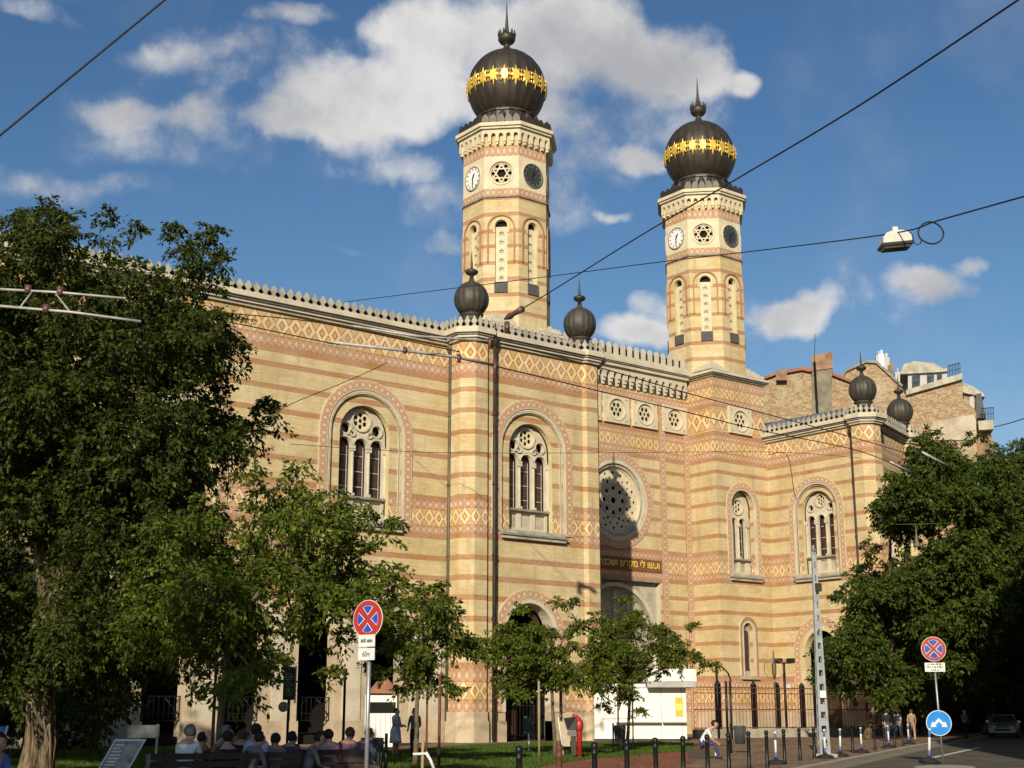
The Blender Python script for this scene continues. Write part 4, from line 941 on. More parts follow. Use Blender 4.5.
# young staked trees on the lawn
def young(label, x, F, poly, n, extra, r=.40, seed=1):
    random.seed(seed)
    cl = fill(F, poly, n, r, 1.5)+px_clumps(F, extra, .6)
    cx = sum(p[0] for p in poly)/len(poly); cy = sum(p[1] for p in poly)/len(poly)
    return tree('young_tree', label, stand(x, F), .075, at((x+cx)/2, cy+18, F), cl, .13, 'leaf_young', 'bark_young', 'young trees staked in the lawn', twigs=70, leaves=28, flat=.6)
young('young staked tree before the striped corner pier, beside the oval sign', 416, 43, [(385, 610), (410, 598), (440, 600), (462, 622), (468, 650), (452, 676), (425, 680), (405, 690), (388, 680), (378, 640)], 34, [(440, 585, 4), (470, 640, 5), (425, 590, 5), (372, 670, 6), (478, 655, 4), (455, 690, 4)], seed=3)
young('young staked tree before the arched gateway', 555, 52, [(500, 632), (540, 612), (580, 618), (606, 640), (600, 676), (570, 690), (530, 690), (505, 694), (492, 660)], 42, [(490, 652, 5), (520, 610, 6), (560, 604, 5), (600, 616, 6), (480, 640, 3), (600, 690, 5)], seed=5)
young('young staked tree before the white kiosk', 626, 60, [(596, 640), (610, 612), (635, 606), (660, 622), (684, 645), (690, 668), (668, 674), (655, 690), (625, 700), (600, 690), (585, 665)], 48, [(625, 600, 5), (705, 662, 6), (716, 664, 4), (692, 655, 6), (640, 712, 4), (604, 705, 5), (660, 630, 6), (690, 625, 3), (575, 600, 3)], seed=8)
random.seed(21)
# street trees on the right
F3 = 84
poly3 = [(905, 452), (930, 432), (955, 440), (985, 442), (1010, 470), (1020, 520), (1000, 600), (980, 660), (930, 690), (900, 700), (865, 700), (835, 690), (828, 655), (852, 640), (850, 600), (868, 560), (876, 520), (893, 500)]
cl = fill(F3, poly3, 110, 1.25, 5)+px_clumps(F3, [(850, 602, 9), (838, 596, 6), (870, 550, 10), (888, 505, 8), (925, 436, 9), (845, 690, 10), (820, 682, 6), (893, 478, 8), (975, 440, 8)], .5)
tree('street_tree', 'tall street tree hiding the far corner of the synagogue', stand(866, F3), .26, at(900, 610, F3), cl, .22, 'leaf_street', 'bark', 'street trees along the kerb', twigs=26, leaves=30, forks=[at(930, 540, F3), at(890, 560, F3)])
F4 = 97
poly4 = [(965, 470), (1000, 450), (1040, 440), (1090, 440), (1100, 560), (1080, 680), (1040, 690), (960, 690), (945, 620), (950, 540)]
cl = fill(F4, poly4, 90, 1.5, 6)
tree('street_tree', 'street tree in deep shade behind the blue arrow sign', stand(985, F4), .3, at(1005, 630, F4), cl, .26, 'leaf_street', 'bark', 'street trees along the kerb', twigs=20, leaves=28)
F5 = 128
cl = fill(F5, [(985, 470), (990, 445), (1010, 437), (1060, 440), (1100, 480), (1080, 640), (1000, 650), (960, 600)], 70, 1.8, 6)
tree('street_tree', 'pale feathery tree top against the sky at the far right', stand(1020, F5), .35, at(1020, 640, F5), cl, .32, 'leaf_far', 'bark', 'street trees along the kerb', twigs=9, leaves=30)
F6 = 112
cl = fill(F6, [(915, 600), (960, 585), (1010, 590), (1060, 630), (1060, 716), (930, 716), (900, 690)], 70, 1.6, 6)
tree('street_tree', 'low dark tree far down the street behind the parked car', stand(955, F6), .3, at(965, 670, F6), cl, .32, 'leaf_street', 'bark', 'street trees along the kerb', twigs=13, leaves=26)
# unseen trees added off camera to shade the benches and the lawn
random.seed(33)
for (R_, F_, h, r, lab) in ((-8.5, 10, 7.1, 2.9, 'unseen low tree added off camera to shade the benches'), (-11.5, 3, 8.5, 3.6, 'unseen tree added left of the benches to cast shade'), (-20.4, 29, 10.5, 6.0, 'unseen large tree added left of the old tree to shade the lawn'), (-27, 40, 10.5, 6.5, 'unseen large tree added far left to shade the lawn')):
    b = Vector((F_*SA+R_*CA, F_*CA-R_*SA, 0)); cl = []
    for i in range(int(46*(r/3.6)**1.6)):
        d = Vector((random.gauss(0, 1), random.gauss(0, 1), random.gauss(0, .8))).normalized()*r*random.random()**.4; cl.append((b+Vector((0, 0, h))+d, .95))
    tree('broadleaf_tree', lab, b, .25, b+Vector((0, 0, h-2.2)), cl, .2, 'leaf_park', twigs=24, leaves=20)
print('LEAVES', NLEAF)

# ================================================================ neighbouring buildings
def facade_block(name, label, P0, u, L, depth, H, mat, roofmat, floors, bays, win_h=1.9, cat='building', group=None):
    """a plain street building: walls, a pitched roof, cornice and rows of windows on its street side"""
    b = empty(name, P0, 0, label, cat, group); ang = math.atan2(u.y, u.x); fr = Frame(P0.x, P0.y, ang)
    w = MB(); fl = H/floors; holes = []
    for j in range(floors):
        for i in range(bays): uc = (i+.5)*L/bays; holes.append(rect(uc-.6, uc+.6, j*fl+1.0, j*fl+1.0+win_h))
    w.plate(fr, [rect(0, L, 0, H)]+holes, -.35, 0, mat); w.fbox(fr, 0, L, -depth, -.36, 0, H, mat); part(w, 'wall', b)
    c = MB(); c.fbox(fr, -.1, L+.1, -.2, .5, H, H+.3, 'weathered_stone'); part(c, 'cornice', b)
    r = MB(); r.hexa([fr(0, .3, H+.31), fr(L, .3, H+.31), fr(L, -depth, H+.31), fr(0, -depth, H+.31), fr(0, -depth*.45, H+3), fr(L, -depth*.45, H+3), fr(L, -depth*.55, H+3), fr(0, -depth*.55, H+3)], roofmat); part(r, 'roof', b)
    for j in range(floors):
        for i in range(bays):
            uc = (i+.5)*L/bays; z = j*fl+1.0; q = MB(); q.plate(fr, [rect(uc-.598, uc+.598, z+.002, z+win_h-.002), rect(uc-.5, uc-.04, z+.1, z+win_h-.1), rect(uc+.04, uc+.5, z+.1, z+win_h-.1)], -.25, -.15, 'render_white')
            q.fbox(fr, uc-.55, uc+.55, -.24, -.2, z+.05, z+win_h-.05, 'car_glass'); q.fbox(fr, uc-.75, uc+.75, 0, .15, z-.14, z-.003, 'weathered_stone'); part(q, 'window', b)
    return b
S0 = K0+kn*12.6+kd*2
def row_building():
    # unseen block added to shade the street and its trees; front looks along -kn
    P = S0+kd*75+kn*0; return facade_block('apartment_building', 'unseen tall beige building added across the road to shade the street', Vector((P.x, P.y, 0)), -kd, 99, 14, 25, 'render_beige', 'tile_red', 6, 28)
row_building()

HAZ = R(50)
class Facing(Frame):
    pass
def outline(name, pts, D, depth, mat, parent, side=None):
    """a wall slab D metres away along the line to the houses, parallel to their firewalls"""
    nx, ny = math.sin(HAZ), math.cos(HAZ); f = Frame(nx*D, ny*D, -HAZ); loop = []
    for x, y in pts:
        X, Y, Z = ray(x, y); k = D/(X*nx+Y*ny); loop.append(((X*k-nx*D)*math.cos(HAZ)-(Y*k-ny*D)*math.sin(HAZ), EYE+Z*k))
    m = MB(); m.plate(f, [loop], -depth, 0, mat, side or mat, back=True); return part(m, name, parent)
def on_h(x, y, D):
    X, Y, Z = ray(x, y); k = D/(X*math.sin(HAZ)+Y*math.cos(HAZ)); return Vector((X*k, Y*k, EYE+Z*k))
# old firewalls behind the synagogue
YN = 132.0
b = empty('apartment_building', on_h(800, 720, YN)*1, 0, 'old house with bare rubble firewall and brick chimneys right behind the synagogue roof', 'building')
outline('wall', [(740, 440), (740, 388), (775, 375), (802, 370), (812, 372), (832, 375), (850, 382), (862, 389), (880, 400), (905, 432), (905, 714), (740, 714)], YN, 9, 'old_brick', b)
w = outline('coping', [(740, 388), (775, 375), (802, 370), (812, 372), (832, 375), (850, 382), (862, 389), (861, 386), (850, 379), (832, 371.5), (812, 368.5), (802, 366.5), (775, 372.5), (740, 385.5)], YN-.4, 9.8, 'tile_red', b)
c = outline('chimney', [(812, 425), (812, 356), (832, 352), (832, 425)], YN-1.2, 1.6, 'grey_brick', b)
outline('chimney_cap', [(811.5, 371), (811.5, 355.5), (832.5, 351.5), (832.5, 368)], YN-1.32, 1.7, 'chimney_brick', c)
p = on_h(814.5, 362, YN-1.5); m = MB(); m.tube([(p.x, p.y, 15), (p.x, p.y, p.z)], .12, 'black_iron'); q = on_h(815, 334, YN-1.5); m.tube([(p.x, p.y, p.z), (q.x, q.y, q.z)], .03, 'black_iron', 5); part(m, 'flue_pipe', c)
c = outline('chimney', [(776, 380), (776, 370.5), (787, 368.5), (787, 380)], YN-.8, 1.8, 'chimney_brick', b)
YM = 142.0
b = empty('apartment_building', on_h(930, 720, YM)*1, 0, 'tall house with stepped brick firewall, curved attic roof and roof terrace behind the right domes', 'building')
outline('wall', [(842, 714), (842, 378), (847, 371), (866, 362.5), (877, 363), (902, 387), (905, 395), (961, 376), (963, 399), (972, 407), (976, 412), (984, 714)], YM, 12, 'old_brick', b)
outline('coping', [(842, 378), (847, 371), (866, 362.5), (876, 363), (902, 387), (903, 385), (877, 360.5), (866, 360), (846, 369), (841, 376)], YM-.3, 12.4, 'grey_moulding', b)
outline('terrace_wall', [(906, 395), (906, 390), (962, 373), (963, 379)], YM-.5, 12, 'weathered_stone', b)
outline('pale_render', [(930, 428), (934, 422), (974, 414), (976, 421), (976, 440), (930, 440)], YM-.15, .5, 'render_beige', b)
d = outline('attic_wall', [(908, 392), (908, 374), (944, 369), (947, 368), (947, 379)], YM+3, 6, 'render_white', b)
outline('attic_roof', [(900, 374), (904, 364), (914, 361), (934, 363), (944, 369), (948, 371), (940, 372)], YM+2.6, 8, 'weathered_stone', b)
for (x0, x1, y0, y1) in ((912, 920, 375, 387), (927, 934, 374, 382), (937, 942, 372.5, 380)): outline('window', [(x0, y1+1.5), (x0, y0+1), (x1, y0), (x1, y1)], YM+2.8, .3, 'car_glass', d)
for (x0, x1, y0, y1, mt) in ((877.5, 880, 370, 352, 'render_white'), (880.5, 882.5, 372, 351, 'galvanised'), (884.5, 888, 378, 354, 'render_white'), (889, 892, 374, 362, 'chimney_brick'), (896.5, 898.5, 392, 369, 'render_white')):
    c = outline('chimney', [(x0-1.5, y0+8), (x0-1.5, y1+3), (x1+1.5, y1+3), (x1+1.5, y0+8)], YM+1, 1.4, mt, b)
    outline('chimney_pot', [(x0+.3, y1+4), (x0+.3, y1-1), (x1-.3, y1-1), (x1-.3, y1+4)], YM+1.3, .6, mt, c)
m = MB()
def rail(a, b_, h0=16):
    (xa, ya), (xb, yb) = a, b_
    for k in range(9):
        t = k/8; x = xa+(xb-xa)*t; y = ya+(yb-ya)*t; p = on_h(x, y, YM+.2); q = on_h(x, y-h0*.8, YM+.2); m.tube([p, q], .03, 'black_iron', 4)
    m.tube([on_h(xa, ya-h0*.8, YM+.2), on_h(xb, yb-h0*.8, YM+.2)], .04, 'black_iron', 4); m.tube([on_h(xa, ya-h0*.4, YM+.2), on_h(xb, yb-h0*.4, YM+.2)], .03, 'black_iron', 4)
rail((948, 377), (960, 374), 14); part(m, 'railing', b)
d = outline('side_wall', [(963, 420), (964, 386), (980, 392), (983, 410), (984, 440), (964, 440)], YM+2, 8, 'old_brick', b)
outline('roof', [(961, 392), (963, 382), (972, 386), (983, 393), (985, 397), (970, 394)], YM+1.5, 9, 'weathered_stone', b)
outline('window', [(969.5, 408), (969.5, 397), (974, 396), (974, 408)], YM+1.7, .2, 'render_white', d)
outline('bay', [(976, 418), (976, 394), (981, 393), (986, 418)], YM+1.2, 3, 'slate_roof', b)
e = outline('balcony', [(979, 430), (978, 421), (993, 420), (994, 429)], YM-.6, 3, 'render_beige', b)
m = MB(); rail((981, 420.5), (993.5, 419.5), 15); part(m, 'railing', b)
outline('side_wall', [(976, 450), (976, 431), (989, 431), (994, 440), (1004, 714), (990, 714)], YM+.6, 6, 'chimney_brick', b)
# pale house seen through the leaves at the end of the street
b = empty('apartment_building', on_y(1016, 720, 130)*1, 0, 'pale sunlit house at the end of the street glimpsed between dark trees', 'building')
outline('wall', [(1005, 725), (1005, 560), (1120, 545), (1120, 725)], 130, 12, 'render_beige', b)
m = MB(); f = Frame(0, 130, 0)
for x, y in ((1012, 690), (1012, 660), (1020, 690), (1020, 655)):
    p = on_y(x, y, 130); m.fbox(f, p.x-.5, p.x+.5, .01, .1, p.z-.8, p.z+.8, 'car_glass')
part(m, 'window', b)

random.seed(51)
cl = fill(50, [(-70, 600), (105, 585), (112, 640), (106, 700), (108, 737), (-70, 740)], 60, .85, 3)
tree('broadleaf_tree', 'dark low branching tree standing behind the thick trunk of the old tree', stand(30, 50), .2, at(35, 650, 50), cl, .17, 'leaf_park', twigs=34, leaves=24)
Q = stand(905, 152); ud = Vector((kn.x, kn.y, 0))
facade_block('apartment_building', 'grey brown house closing the far end of the street behind the trees', Q, ud, 62, 12, 19, 'old_brick', 'slate_roof', 5, 16)

random.seed(77)  # unseen trees added off camera to break up the building's straight shadow edge
for i, (tt, h) in enumerate(((9, 14.5), (20, 17), (31, 15), (43, 17))):
    b = K0+kn*13.2+kd*tt; cl = []
    for k in range(48):
        d = Vector((random.gauss(0, 1), random.gauss(0, 1), random.gauss(0, 1))).normalized()*random.random()**.4; cl.append((b+Vector((d.x*4.2, d.y*4.2, h-5+d.z*5.2)), 1.2))
    tree('street_tree', ['first', 'second', 'third', 'fourth'][i]+' unseen tree added across the road to mottle the shade', b, .28, b+Vector((0, 0, h-9)), cl, .34, 'leaf_street', 'bark', 'unseen shade trees added across the road', twigs=11, leaves=18)
# ================================================================ street furniture
ORD = ['first', 'second', 'third', 'fourth', 'fifth', 'sixth', 'seventh', 'eighth', 'ninth', 'tenth', 'eleventh', 'twelfth', 'thirteenth', 'fourteenth', 'fifteenth', 'sixteenth', 'seventeenth', 'eighteenth', 'nineteenth', 'twentieth']
def obj(mb, name, parent): return part(mb, name, parent)
# bollards along the edge of the square
def bollard_mesh(mat):
    m = MB(); m.lathe(0, 0, [(.075, 0), (.075, .04), (.055, .06), (.05, .85), (.06, .86), (.06, .9), (.05, .91), (.05, .95), (.062, .97), (.066, 1.01), (.05, 1.06), (.0, 1.075)], 14, mat); return m
bl = [(519.5, 22.6), (558, 23.6), (594, 25.2), (626, 27.6), (655, 29.6), (681.6, 31.6), (706, 34), (727, 37), (747, 39.3), (765, 41.6), (782.6, 44.5), (798, 47.5), (812.5, 50), (827, 53), (850.7, 56.5), (873, 60), (882.6, 63), (893, 65), (901, 68), (909, 74)]
m0 = bollard_mesh('black_iron').build('bollard'); m1 = bollard_mesh('rust_brown').build('bollard'); used = [False, False]
for i, (x, F) in enumerate(bl):
    src = m1 if i == 1 else m0
    o = src if not used[i == 1] else src.copy()
    if used[i == 1]: COL.objects.link(o)
    used[i == 1] = True
    o.location = stand(x, F); o.rotation_euler = (R(random.uniform(-1.2, 1.2)), R(random.uniform(-1.2, 1.2)), random.random()*3)
    lab = 'nearest black iron bollard, in front of the lawn' if i == 0 else 'rusty brown bollard beside a black one at the edge of the lawn' if i == 1 else ('black iron bollard in front of the sitting man' if i == 6 else '%s black iron bollard counted from the near end of the row' % ORD[i])
    tag(o, lab, 'bollard', 'bollards along the edge of the square')
# white and blue marker posts on rubber feet
mk = None
def marker():
    t = empty('marker_post'); m = MB(); m.tube([(0, 0, .1), (0, 0, 1.0)], .038, 'sign_white', 10); o = m.build('post', t)
    for z in (.16, .74): b = MB(); b.lathe(0, 0, [(.041, z), (.041, z+.2)], 12, 'post_blue'); b.build('blue_band', t)
    b = MB(); b.lathe(0, 0, [(.30, 0), (.30, .07), (.2, .12), (.07, .15), (.07, .2)], 20, 'rubber_black'); b.build('rubber_base', t); return t
labs = ['nearest white and blue marker post standing left of the lattice mast', 'white and blue marker post at the foot of the lattice mast', 'white and blue marker post just right of the lattice mast', 'white and blue marker post before the trunk of the street tree', 'white and blue marker post in front of the person in black', 'white and blue marker post in front of the person in brown', 'slanting marker post on the traffic island beside the arrow sign', 'small far marker post showing under the blue arrow sign']
for i, (x, F, lean) in enumerate([(774, 44, 0), (823, 49.5, 0), (838, 51.5, 2), (859.5, 56, 0), (887, 64, -1), (907, 71, -1), (925.5, 41.5, 5), (934, 88, 0)]):
    mk = marker() if i == 0 else mk; o = mk if i == 0 else copy_tree(mk)
    o.location = stand(x, F); o.rotation_euler = (0, R(lean), -AZ); tag(o, labs[i], 'marker post', 'marker posts along the kerb')
    if i == 6: o.location.z = .13

# traffic signs face the camera side; local axes: x right, -y towards the viewer, z up
def disc(m, r, z, y, th, mat, n=40, x=0): 
    m.plate(Frame(x, y), [circ(0, z, r, n)], 0, th, mat, back=True)
def sign_text(txt, x, z, y, h, parent, w=None): return None
def local_text(txt, x, z, y, h, mat, name, parent, w=None):
    fr = Frame(0, y); 
    o = lettering(txt, fr, x, z, .004, h, mat, name, None, w)
    if o: o.parent = parent; o.matrix_parent_inverse = Matrix.Identity(4)
    return o
def no_stopping(t, z, r, gap=.26, ro_=.70, pt=.19):
    m = MB(); disc(m, r, z, 0, .012, 'sign_white'); d = m.build('sign_disc', t)
    m = MB(); disc(m, r*.965, z, -.0122, .003, 'sign_red'); f = m.build('red_ring', t)
    m = MB(); fr = Frame(0, -.0155)
    for q in range(4):
        a0 = PI/4+q*PI/2; dl = .30
        pts = []
        for e, mt in ((.0, None),): pass
        for (k, mt, yy) in ((1.0, 'sign_white', 0), (.90, 'sign_blue', .003)):
            ro, cen = r*ro_, .30*r
            cx, cz = cen*1.32*math.cos(a0+PI/4), cen*1.32*math.sin(a0+PI/4)
            base = [(ro*math.cos(a0+gap+(PI/2-2*gap)*i/8), ro*math.sin(a0+gap+(PI/2-2*gap)*i/8)) for i in range(9)]+[(r*pt*math.cos(a0+PI/4), r*pt*math.sin(a0+PI/4))]
            cx = sum(p[0] for p in base)/10; cz = sum(p[1] for p in base)/10; s = 1.0 if mt == 'sign_white' else .86
            m.plate(fr, [[(cx+(p[0]-cx)*s, z+cz+(p[1]-cz)*s) for p in base]], yy-.003 if yy else -.0005, yy+.001, mt)
    m.build('blue_field', t)
# oval looking sign turned away, near the camera
t = empty('no_stopping_sign', stand(366, 22), -AZ-R(34), 'oval looking red and blue no stopping sign with two white plates on a grey pole', 'traffic sign')
zc = at(366, 619, 22).z
m = MB(); m.tube([(0, .045, 0), (0, .045, zc-.1)], .035, 'galvanised', 12); m.lathe(0, .045, [(.044, .5), (.05, .56), (.044, .62)], 12, 'galvanised'); m.build('pole', t)
no_stopping(t, zc, .305)
for i, (dz, txt, w) in enumerate(((-.355, 'eml\u00e9kmű', .22), (-.565, '60m', .15))):
    m = MB(); m.box(-.17, .17, -.03, -.018, zc+dz-.085, zc+dz+.105, 'sign_white'); p = m.build('plate', t)
    if i: local_text(txt, .0, zc+dz-.03, -.031, .085, 'black_print', 'lettering', p, w)
    else:
        q = MB()
        for a, b_, h in ((-.115, -.095, .05), (-.085, -.065, .05), (-.055, -.04, .065), (-.03, -.018, .06), (.01, .025, .045), (.033, .05, .05), (.058, .074, .045), (.082, .096, .05), (.104, .118, .045)): q.box(a, b_, -.034, -.031, zc+dz-.018, zc+dz-.018+h, 'black_print')
        q.build('printed_lines', p)
m = MB(); m.box(-.1, .1, .0, .045, zc-.5, zc-.46, 'sign_back'); m.box(-.1, .1, .0, .045, zc-.1, zc-.06, 'sign_back'); m.build('bracket', t)
# round sign on the traffic island
t = empty('no_stopping_sign', stand(938, 42), -AZ-R(6), 'round no stopping sign above a blue arrow disc on the traffic island', 'traffic sign')
t.location.z = .12; zc = at(934, 649, 42).z-.12; za = at(938.5, 723, 42).z-.12
m = MB(); m.tube([(.05, .05, 0), (-.0, .05, zc-.15)], .032, 'galvanised', 12); m.build('pole', t)
no_stopping(t, zc, .37, .17, .74, .14)
m = MB(); m.box(-.3, .3, -.03, -.018, zc-.68, zc-.41, 'sign_white'); p = m.build('plate', t)
q = MB(); random.seed(4)
for k, w in enumerate((.46, .48, .22)):
    x = -w/2
    while x < w/2:
        l = random.uniform(.014, .03); q.box(x, min(x+l, w/2), -.034, -.031, zc-.475-.085*k, zc-.475-.085*k+random.choice((.03, .04, .045)), 'black_print'); x += l+random.choice((.008, .008, .03))
q.build('printed_lines', p)
m = MB(); disc(m, .375, za, 0, .012, 'sign_white'); a = m.build('arrow_disc', t)
m = MB(); disc(m, .355, za, -.0122, .003, 'sign_sky_blue'); m.build('blue_face', a)
m = MB(); fr = Frame(0, -.0155)
for s in (-1, 1):
    pts = [(0, .145), (.145*s, .0), (.19*s, .045), (.25*s, -.12), (.07*s, -.11), (.105*s, -.065), (0, .045)]
    m.plate(fr, [[(p[0], za+p[1]) for p in (pts if s < 0 else pts[::-1])]], 0, .004, 'sign_white')
m.build('arrow', a)

# lattice mast
t = empty('lattice_mast', stand(822, 51), -AZ, 'pale grey tapering steel lattice mast on the square', 'mast')
m = MB(); H = at(815, 552, 51).z; w0, w1 = .20, .075
def wd(z): return w0+(w1-w0)*z/H
rail_w = .05
for sx in (-1, 1):
    for sy in (-1, 1):
        c0, c1 = (sx*(w0-rail_w), sy*(w0-rail_w)), (sx*(w1-rail_w*.6), sy*(w1-rail_w*.6)); q0, q1 = rail_w, rail_w*.6
        m.hexa([(c0[0]-q0, c0[1]-q0, 0), (c0[0]+q0, c0[1]-q0, 0), (c0[0]+q0, c0[1]+q0, 0), (c0[0]-q0, c0[1]+q0, 0), (c1[0]-q1, c1[1]-q1, H), (c1[0]+q1, c1[1]-q1, H), (c1[0]+q1, c1[1]+q1, H), (c1[0]-q1, c1[1]+q1, H)], 'mast_paint')
m.build('leg', t)
b = MB(); n = 15
for i in range(n):
    z = H*(i+.5)/n; a = wd(z)-.012; hh = H/n*.27
    b.box(-a, a, -a, a, z-hh, z+hh, 'mast_paint')
b.build('batten', t)
b = MB(); b.box(-.4, .4, -.4, .4, 0, .12, 'kerb_stone'); b.build('footing', t)
b = MB(); b.tube([(0, 0, H), (0, 0, H+.25)], .05, 'mast_paint'); b.box(-.05, .17, -.3, -.15, H*.80, H*.80+.3, 'black_iron'); b.build('clamp', t)
b = MB(); b.box(-.1, .12, -w0-.06, -w0+.03, 2.1, 2.35, 'sign_white'); b.build('junction_box', t)

# iron fence across the court
P0 = stand(694, 86); P1 = Vector((81.0, 60.2, 0)); P2 = Vector((97, 65.2, 0))
t = empty('iron_fence', P0, 0, 'tall black iron railing fence closing the court before the synagogue', 'fence')
fz = 3.25
def fence_run(A, B, t):
    d = (B-A); L = d.length; u = d/L; n = int(L/.30); m = MB()
    for i in range(n+1): p = A+u*(L*i/n); m.tube([p+Vector((0, 0, .5)), p+Vector((0, 0, fz-.05))], .016, 'rust_brown', 4)
    for z in (.62, 1.75, fz-.5, fz-.15): m.tube([A+Vector((0, 0, z)), B+Vector((0, 0, z))], .028, 'rust_brown', 4)
    part(m, 'railing', t)
    m = MB(); nn = Vector((-u.y, u.x, 0))*.18; P = [A-nn, B-nn, B+nn, A+nn]; m.hexa([(p.x, p.y, 0) for p in P]+[(p.x, p.y, .55) for p in P], 'weathered_stone'); part(m, 'base_wall', t)
fence_run(P0, P1, t); fence_run(P1, P2, t)
for x, F in ((718.5, 87.5), (754.5, 91), (778, 94), (803, 96)):
    p = stand(x, F); b = MB(); b.box(p.x-.14, p.x+.14, p.y-.14, p.y+.14, 0, fz+.1, 'black_iron'); b.lathe(p.x, p.y, [(.2, fz+.1), (.2, fz+.18), (.05, fz+.3)], 4, 'black_iron', False); part(b, 'post', t)
g = MB()
for x, F, tx in ((718, 86.5, 0), (727, 87, 1), (731, 87.2, 2)):
    p = stand(x, F); top = at(x-.5, 664 if tx == 0 else 681, F)
    g.tube([p, (p.x, p.y, top.z)], .07, 'black_iron', 6)
p0 = at(716, 663, 86.5); pts = [p0, at(722, 667, 86.6), at(728, 673, 86.8), at(731, 681, 87)]
g.tube(pts, .05, 'black_iron', 5); part(g, 'gate_frame', t)

# twin headed spotlight post
t = empty('lamp_post', stand(786, 93), -AZ, 'black post with two small floodlights behind the fence', 'lamp post')
H = at(786, 663, 93).z; m = MB(); m.tube([(0, 0, 0), (0, 0, H)], .09, 'black_iron', 10); m.tube([(-.5, 0, H), (.5, 0, H)], .05, 'black_iron', 6); m.build('post', t)
for s in (-1, 1): b = MB(); b.hexa([(s*.42-.28, -.3, H-.02), (s*.42+.28, -.3, H-.02), (s*.42+.25, .2, H-.02), (s*.42-.25, .2, H-.02), (s*.42-.28, -.35, H+.3), (s*.42+.28, -.35, H+.3), (s*.42+.2, .12, H+.26), (s*.42-.2, .12, H+.26)], 'black_iron'); b.build('floodlight', t)
b = MB(); b.box(.05, .35, -.2, .1, H-1.7, H-1.4, 'lamp_shell'); b.build('camera_box', t)
t = empty('lamp_post', stand(776, 92), -AZ, 'slim post with a ring shaped lantern left of the twin floodlights', 'lamp post')
H = at(776, 682, 92).z; m = MB(); m.tube([(0, 0, 0), (0, 0, H)], .07, 'pipe_olive', 8); m.build('post', t)
m = MB(); zc = H+.85; arch_band(m, Frame(0, 0), 0, .64, .68, 0, zc, -.02, .02, 'pipe_olive', full=True, side='pipe_olive'); m.build('ring', t)
m = MB(); m.lathe(0, 0, [(.06, zc-.65), (.14, zc-.3), (.17, zc+.2), (.06, zc+.5), (.04, zc+1.2)], 10, 'pipe_olive'); m.build('lantern', t)
# cast iron lamp post before the arcade
t = empty('lamp_post', stand(344, 58), -AZ, 'thin black cast iron post with a ball finial before the arcade', 'lamp post')
H = at(344, 668, 58).z; m = MB(); m.lathe(0, 0, [(.14, 0), (.14, .3), (.08, .4), (.06, .5), (.055, H-.5), (.1, H-.45), (.1, H-.4), (.055, H-.35), (.06, H-.2), (.10, H-.12), (.08, H-.03), (0, H)], 12, 'black_iron'); m.build('post', t)
b = MB(); b.tube([(-.05, 0, H-.9), (.05, 0, H-.9)], .09, 'black_iron', 8); b.build('collar', t)

# kiosk
t = empty('kiosk', stand(648, 79), -AZ-R(2), 'white market kiosk with a counter shelf and a yellow poster at the court entrance', 'kiosk')
k = 79/FPX; m = MB(); xl, xr = -52*k, 37*k; top = 2.95
m.box(xl, xr, -.1, 2.6, 0, top, 'kiosk_white'); m.box(xl-.02, xr+.02, -.14, 2.6, 0, .12, 'hood_blue')
for x in (xl+1.15, xl+2.2, .75, 1.9): m.box(x-.02, x+.02, -.115, -.1, .15, top, 'kiosk_grey')
m.box(xl+.4, xl+2.0, -.13, -.1, 1.2, 1.25, 'kiosk_grey'); m.build('wall', t)
m = MB(); m.box(-.1, xr+.55, -.9, 2.7, top+.32, top+1.0, 'kiosk_white'); m.box(-.05, xr+.5, -.85, 2.6, top+.0, top+.318, 'kiosk_grey'); m.box(xl, -.12, -.2, 2.6, top+.003, top+.2, 'kiosk_white'); m.build('roof', t)
m = MB(); m.box(xl+1.2, .72, -.5, -.116, 1.0, 1.06, 'kiosk_grey'); m.box(.8, xr+.12, -.5, -.116, 1.0, 1.06, 'kiosk_grey'); m.build('counter', t)
m = MB(); m.box(xr-.62, xr-.18, -.135, -.116, 1.35, 2.4, 'poster_yellow'); m.box(xr-.56, xr-.24, -.14, -.136, 1.7, 2.05, 'gold_paint'); m.build('poster', t)
# guard booth in the arcade
t = empty('guard_booth', stand(381, 66), -AZ, 'small white guard booth with a red pointed roof beside the arcade', 'booth')
m = MB(); m.box(-.75, .75, -.1, 1.2, 0, 2.4, 'kiosk_white'); m.box(-.7, .7, -.14, -.1, 1.55, 2.05, 'interior_dark')
for i in range(7): m.box(-.7+i*.23, -.68+i*.23, -.13, -.1, .3, 1.5, 'kiosk_grey')
m.build('wall', t)
m = MB(); m.hexa([(-.7, -.3, 2.45), (.9, -.3, 2.45), (.9, 1.4, 2.45), (-.7, 1.4, 2.45), (.0, .4, 3.3), (.12, .4, 3.3), (.12, .6, 3.3), (.0, .6, 3.3)], 'tile_red'); m.build('roof', t)
# tall black information board
t = empty('information_board', stand(288, 46), -AZ, 'narrow black information board with pale lettering on a post before the arcade', 'information board')
z1 = at(288, 667, 46).z; z0 = at(288, 700, 46).z
m = MB(); m.tube([(0, .05, 0), (0, .05, z1)], .045, 'black_iron', 8); m.build('post', t)
m = MB(); m.box(-.19, .19, -.03, .03, z0, z1, 'black_enamel'); b = m.build('panel', t)
m = MB()
for i, w in enumerate((.05, .26, .27, .2, .16, .22, .24, .2, .18, .24, .15)): m.box(-w/2, w/2, -.034, -.031, z1-.2-i*.075, z1-.165-i*.075, 'leather_grey')
m.build('printed_lines', b)
m = MB(); m.box(.195, .235, -.03, .03, z0-.1, z1+.04, 'plate_grey'); m.build('frame', t)
m = MB(); m.plate(Frame(0, .0), [circ(-.16, z0-.22, .17, 20)], -.02, .02, 'stake_wood', back=True); m.build('round_plaque', t)
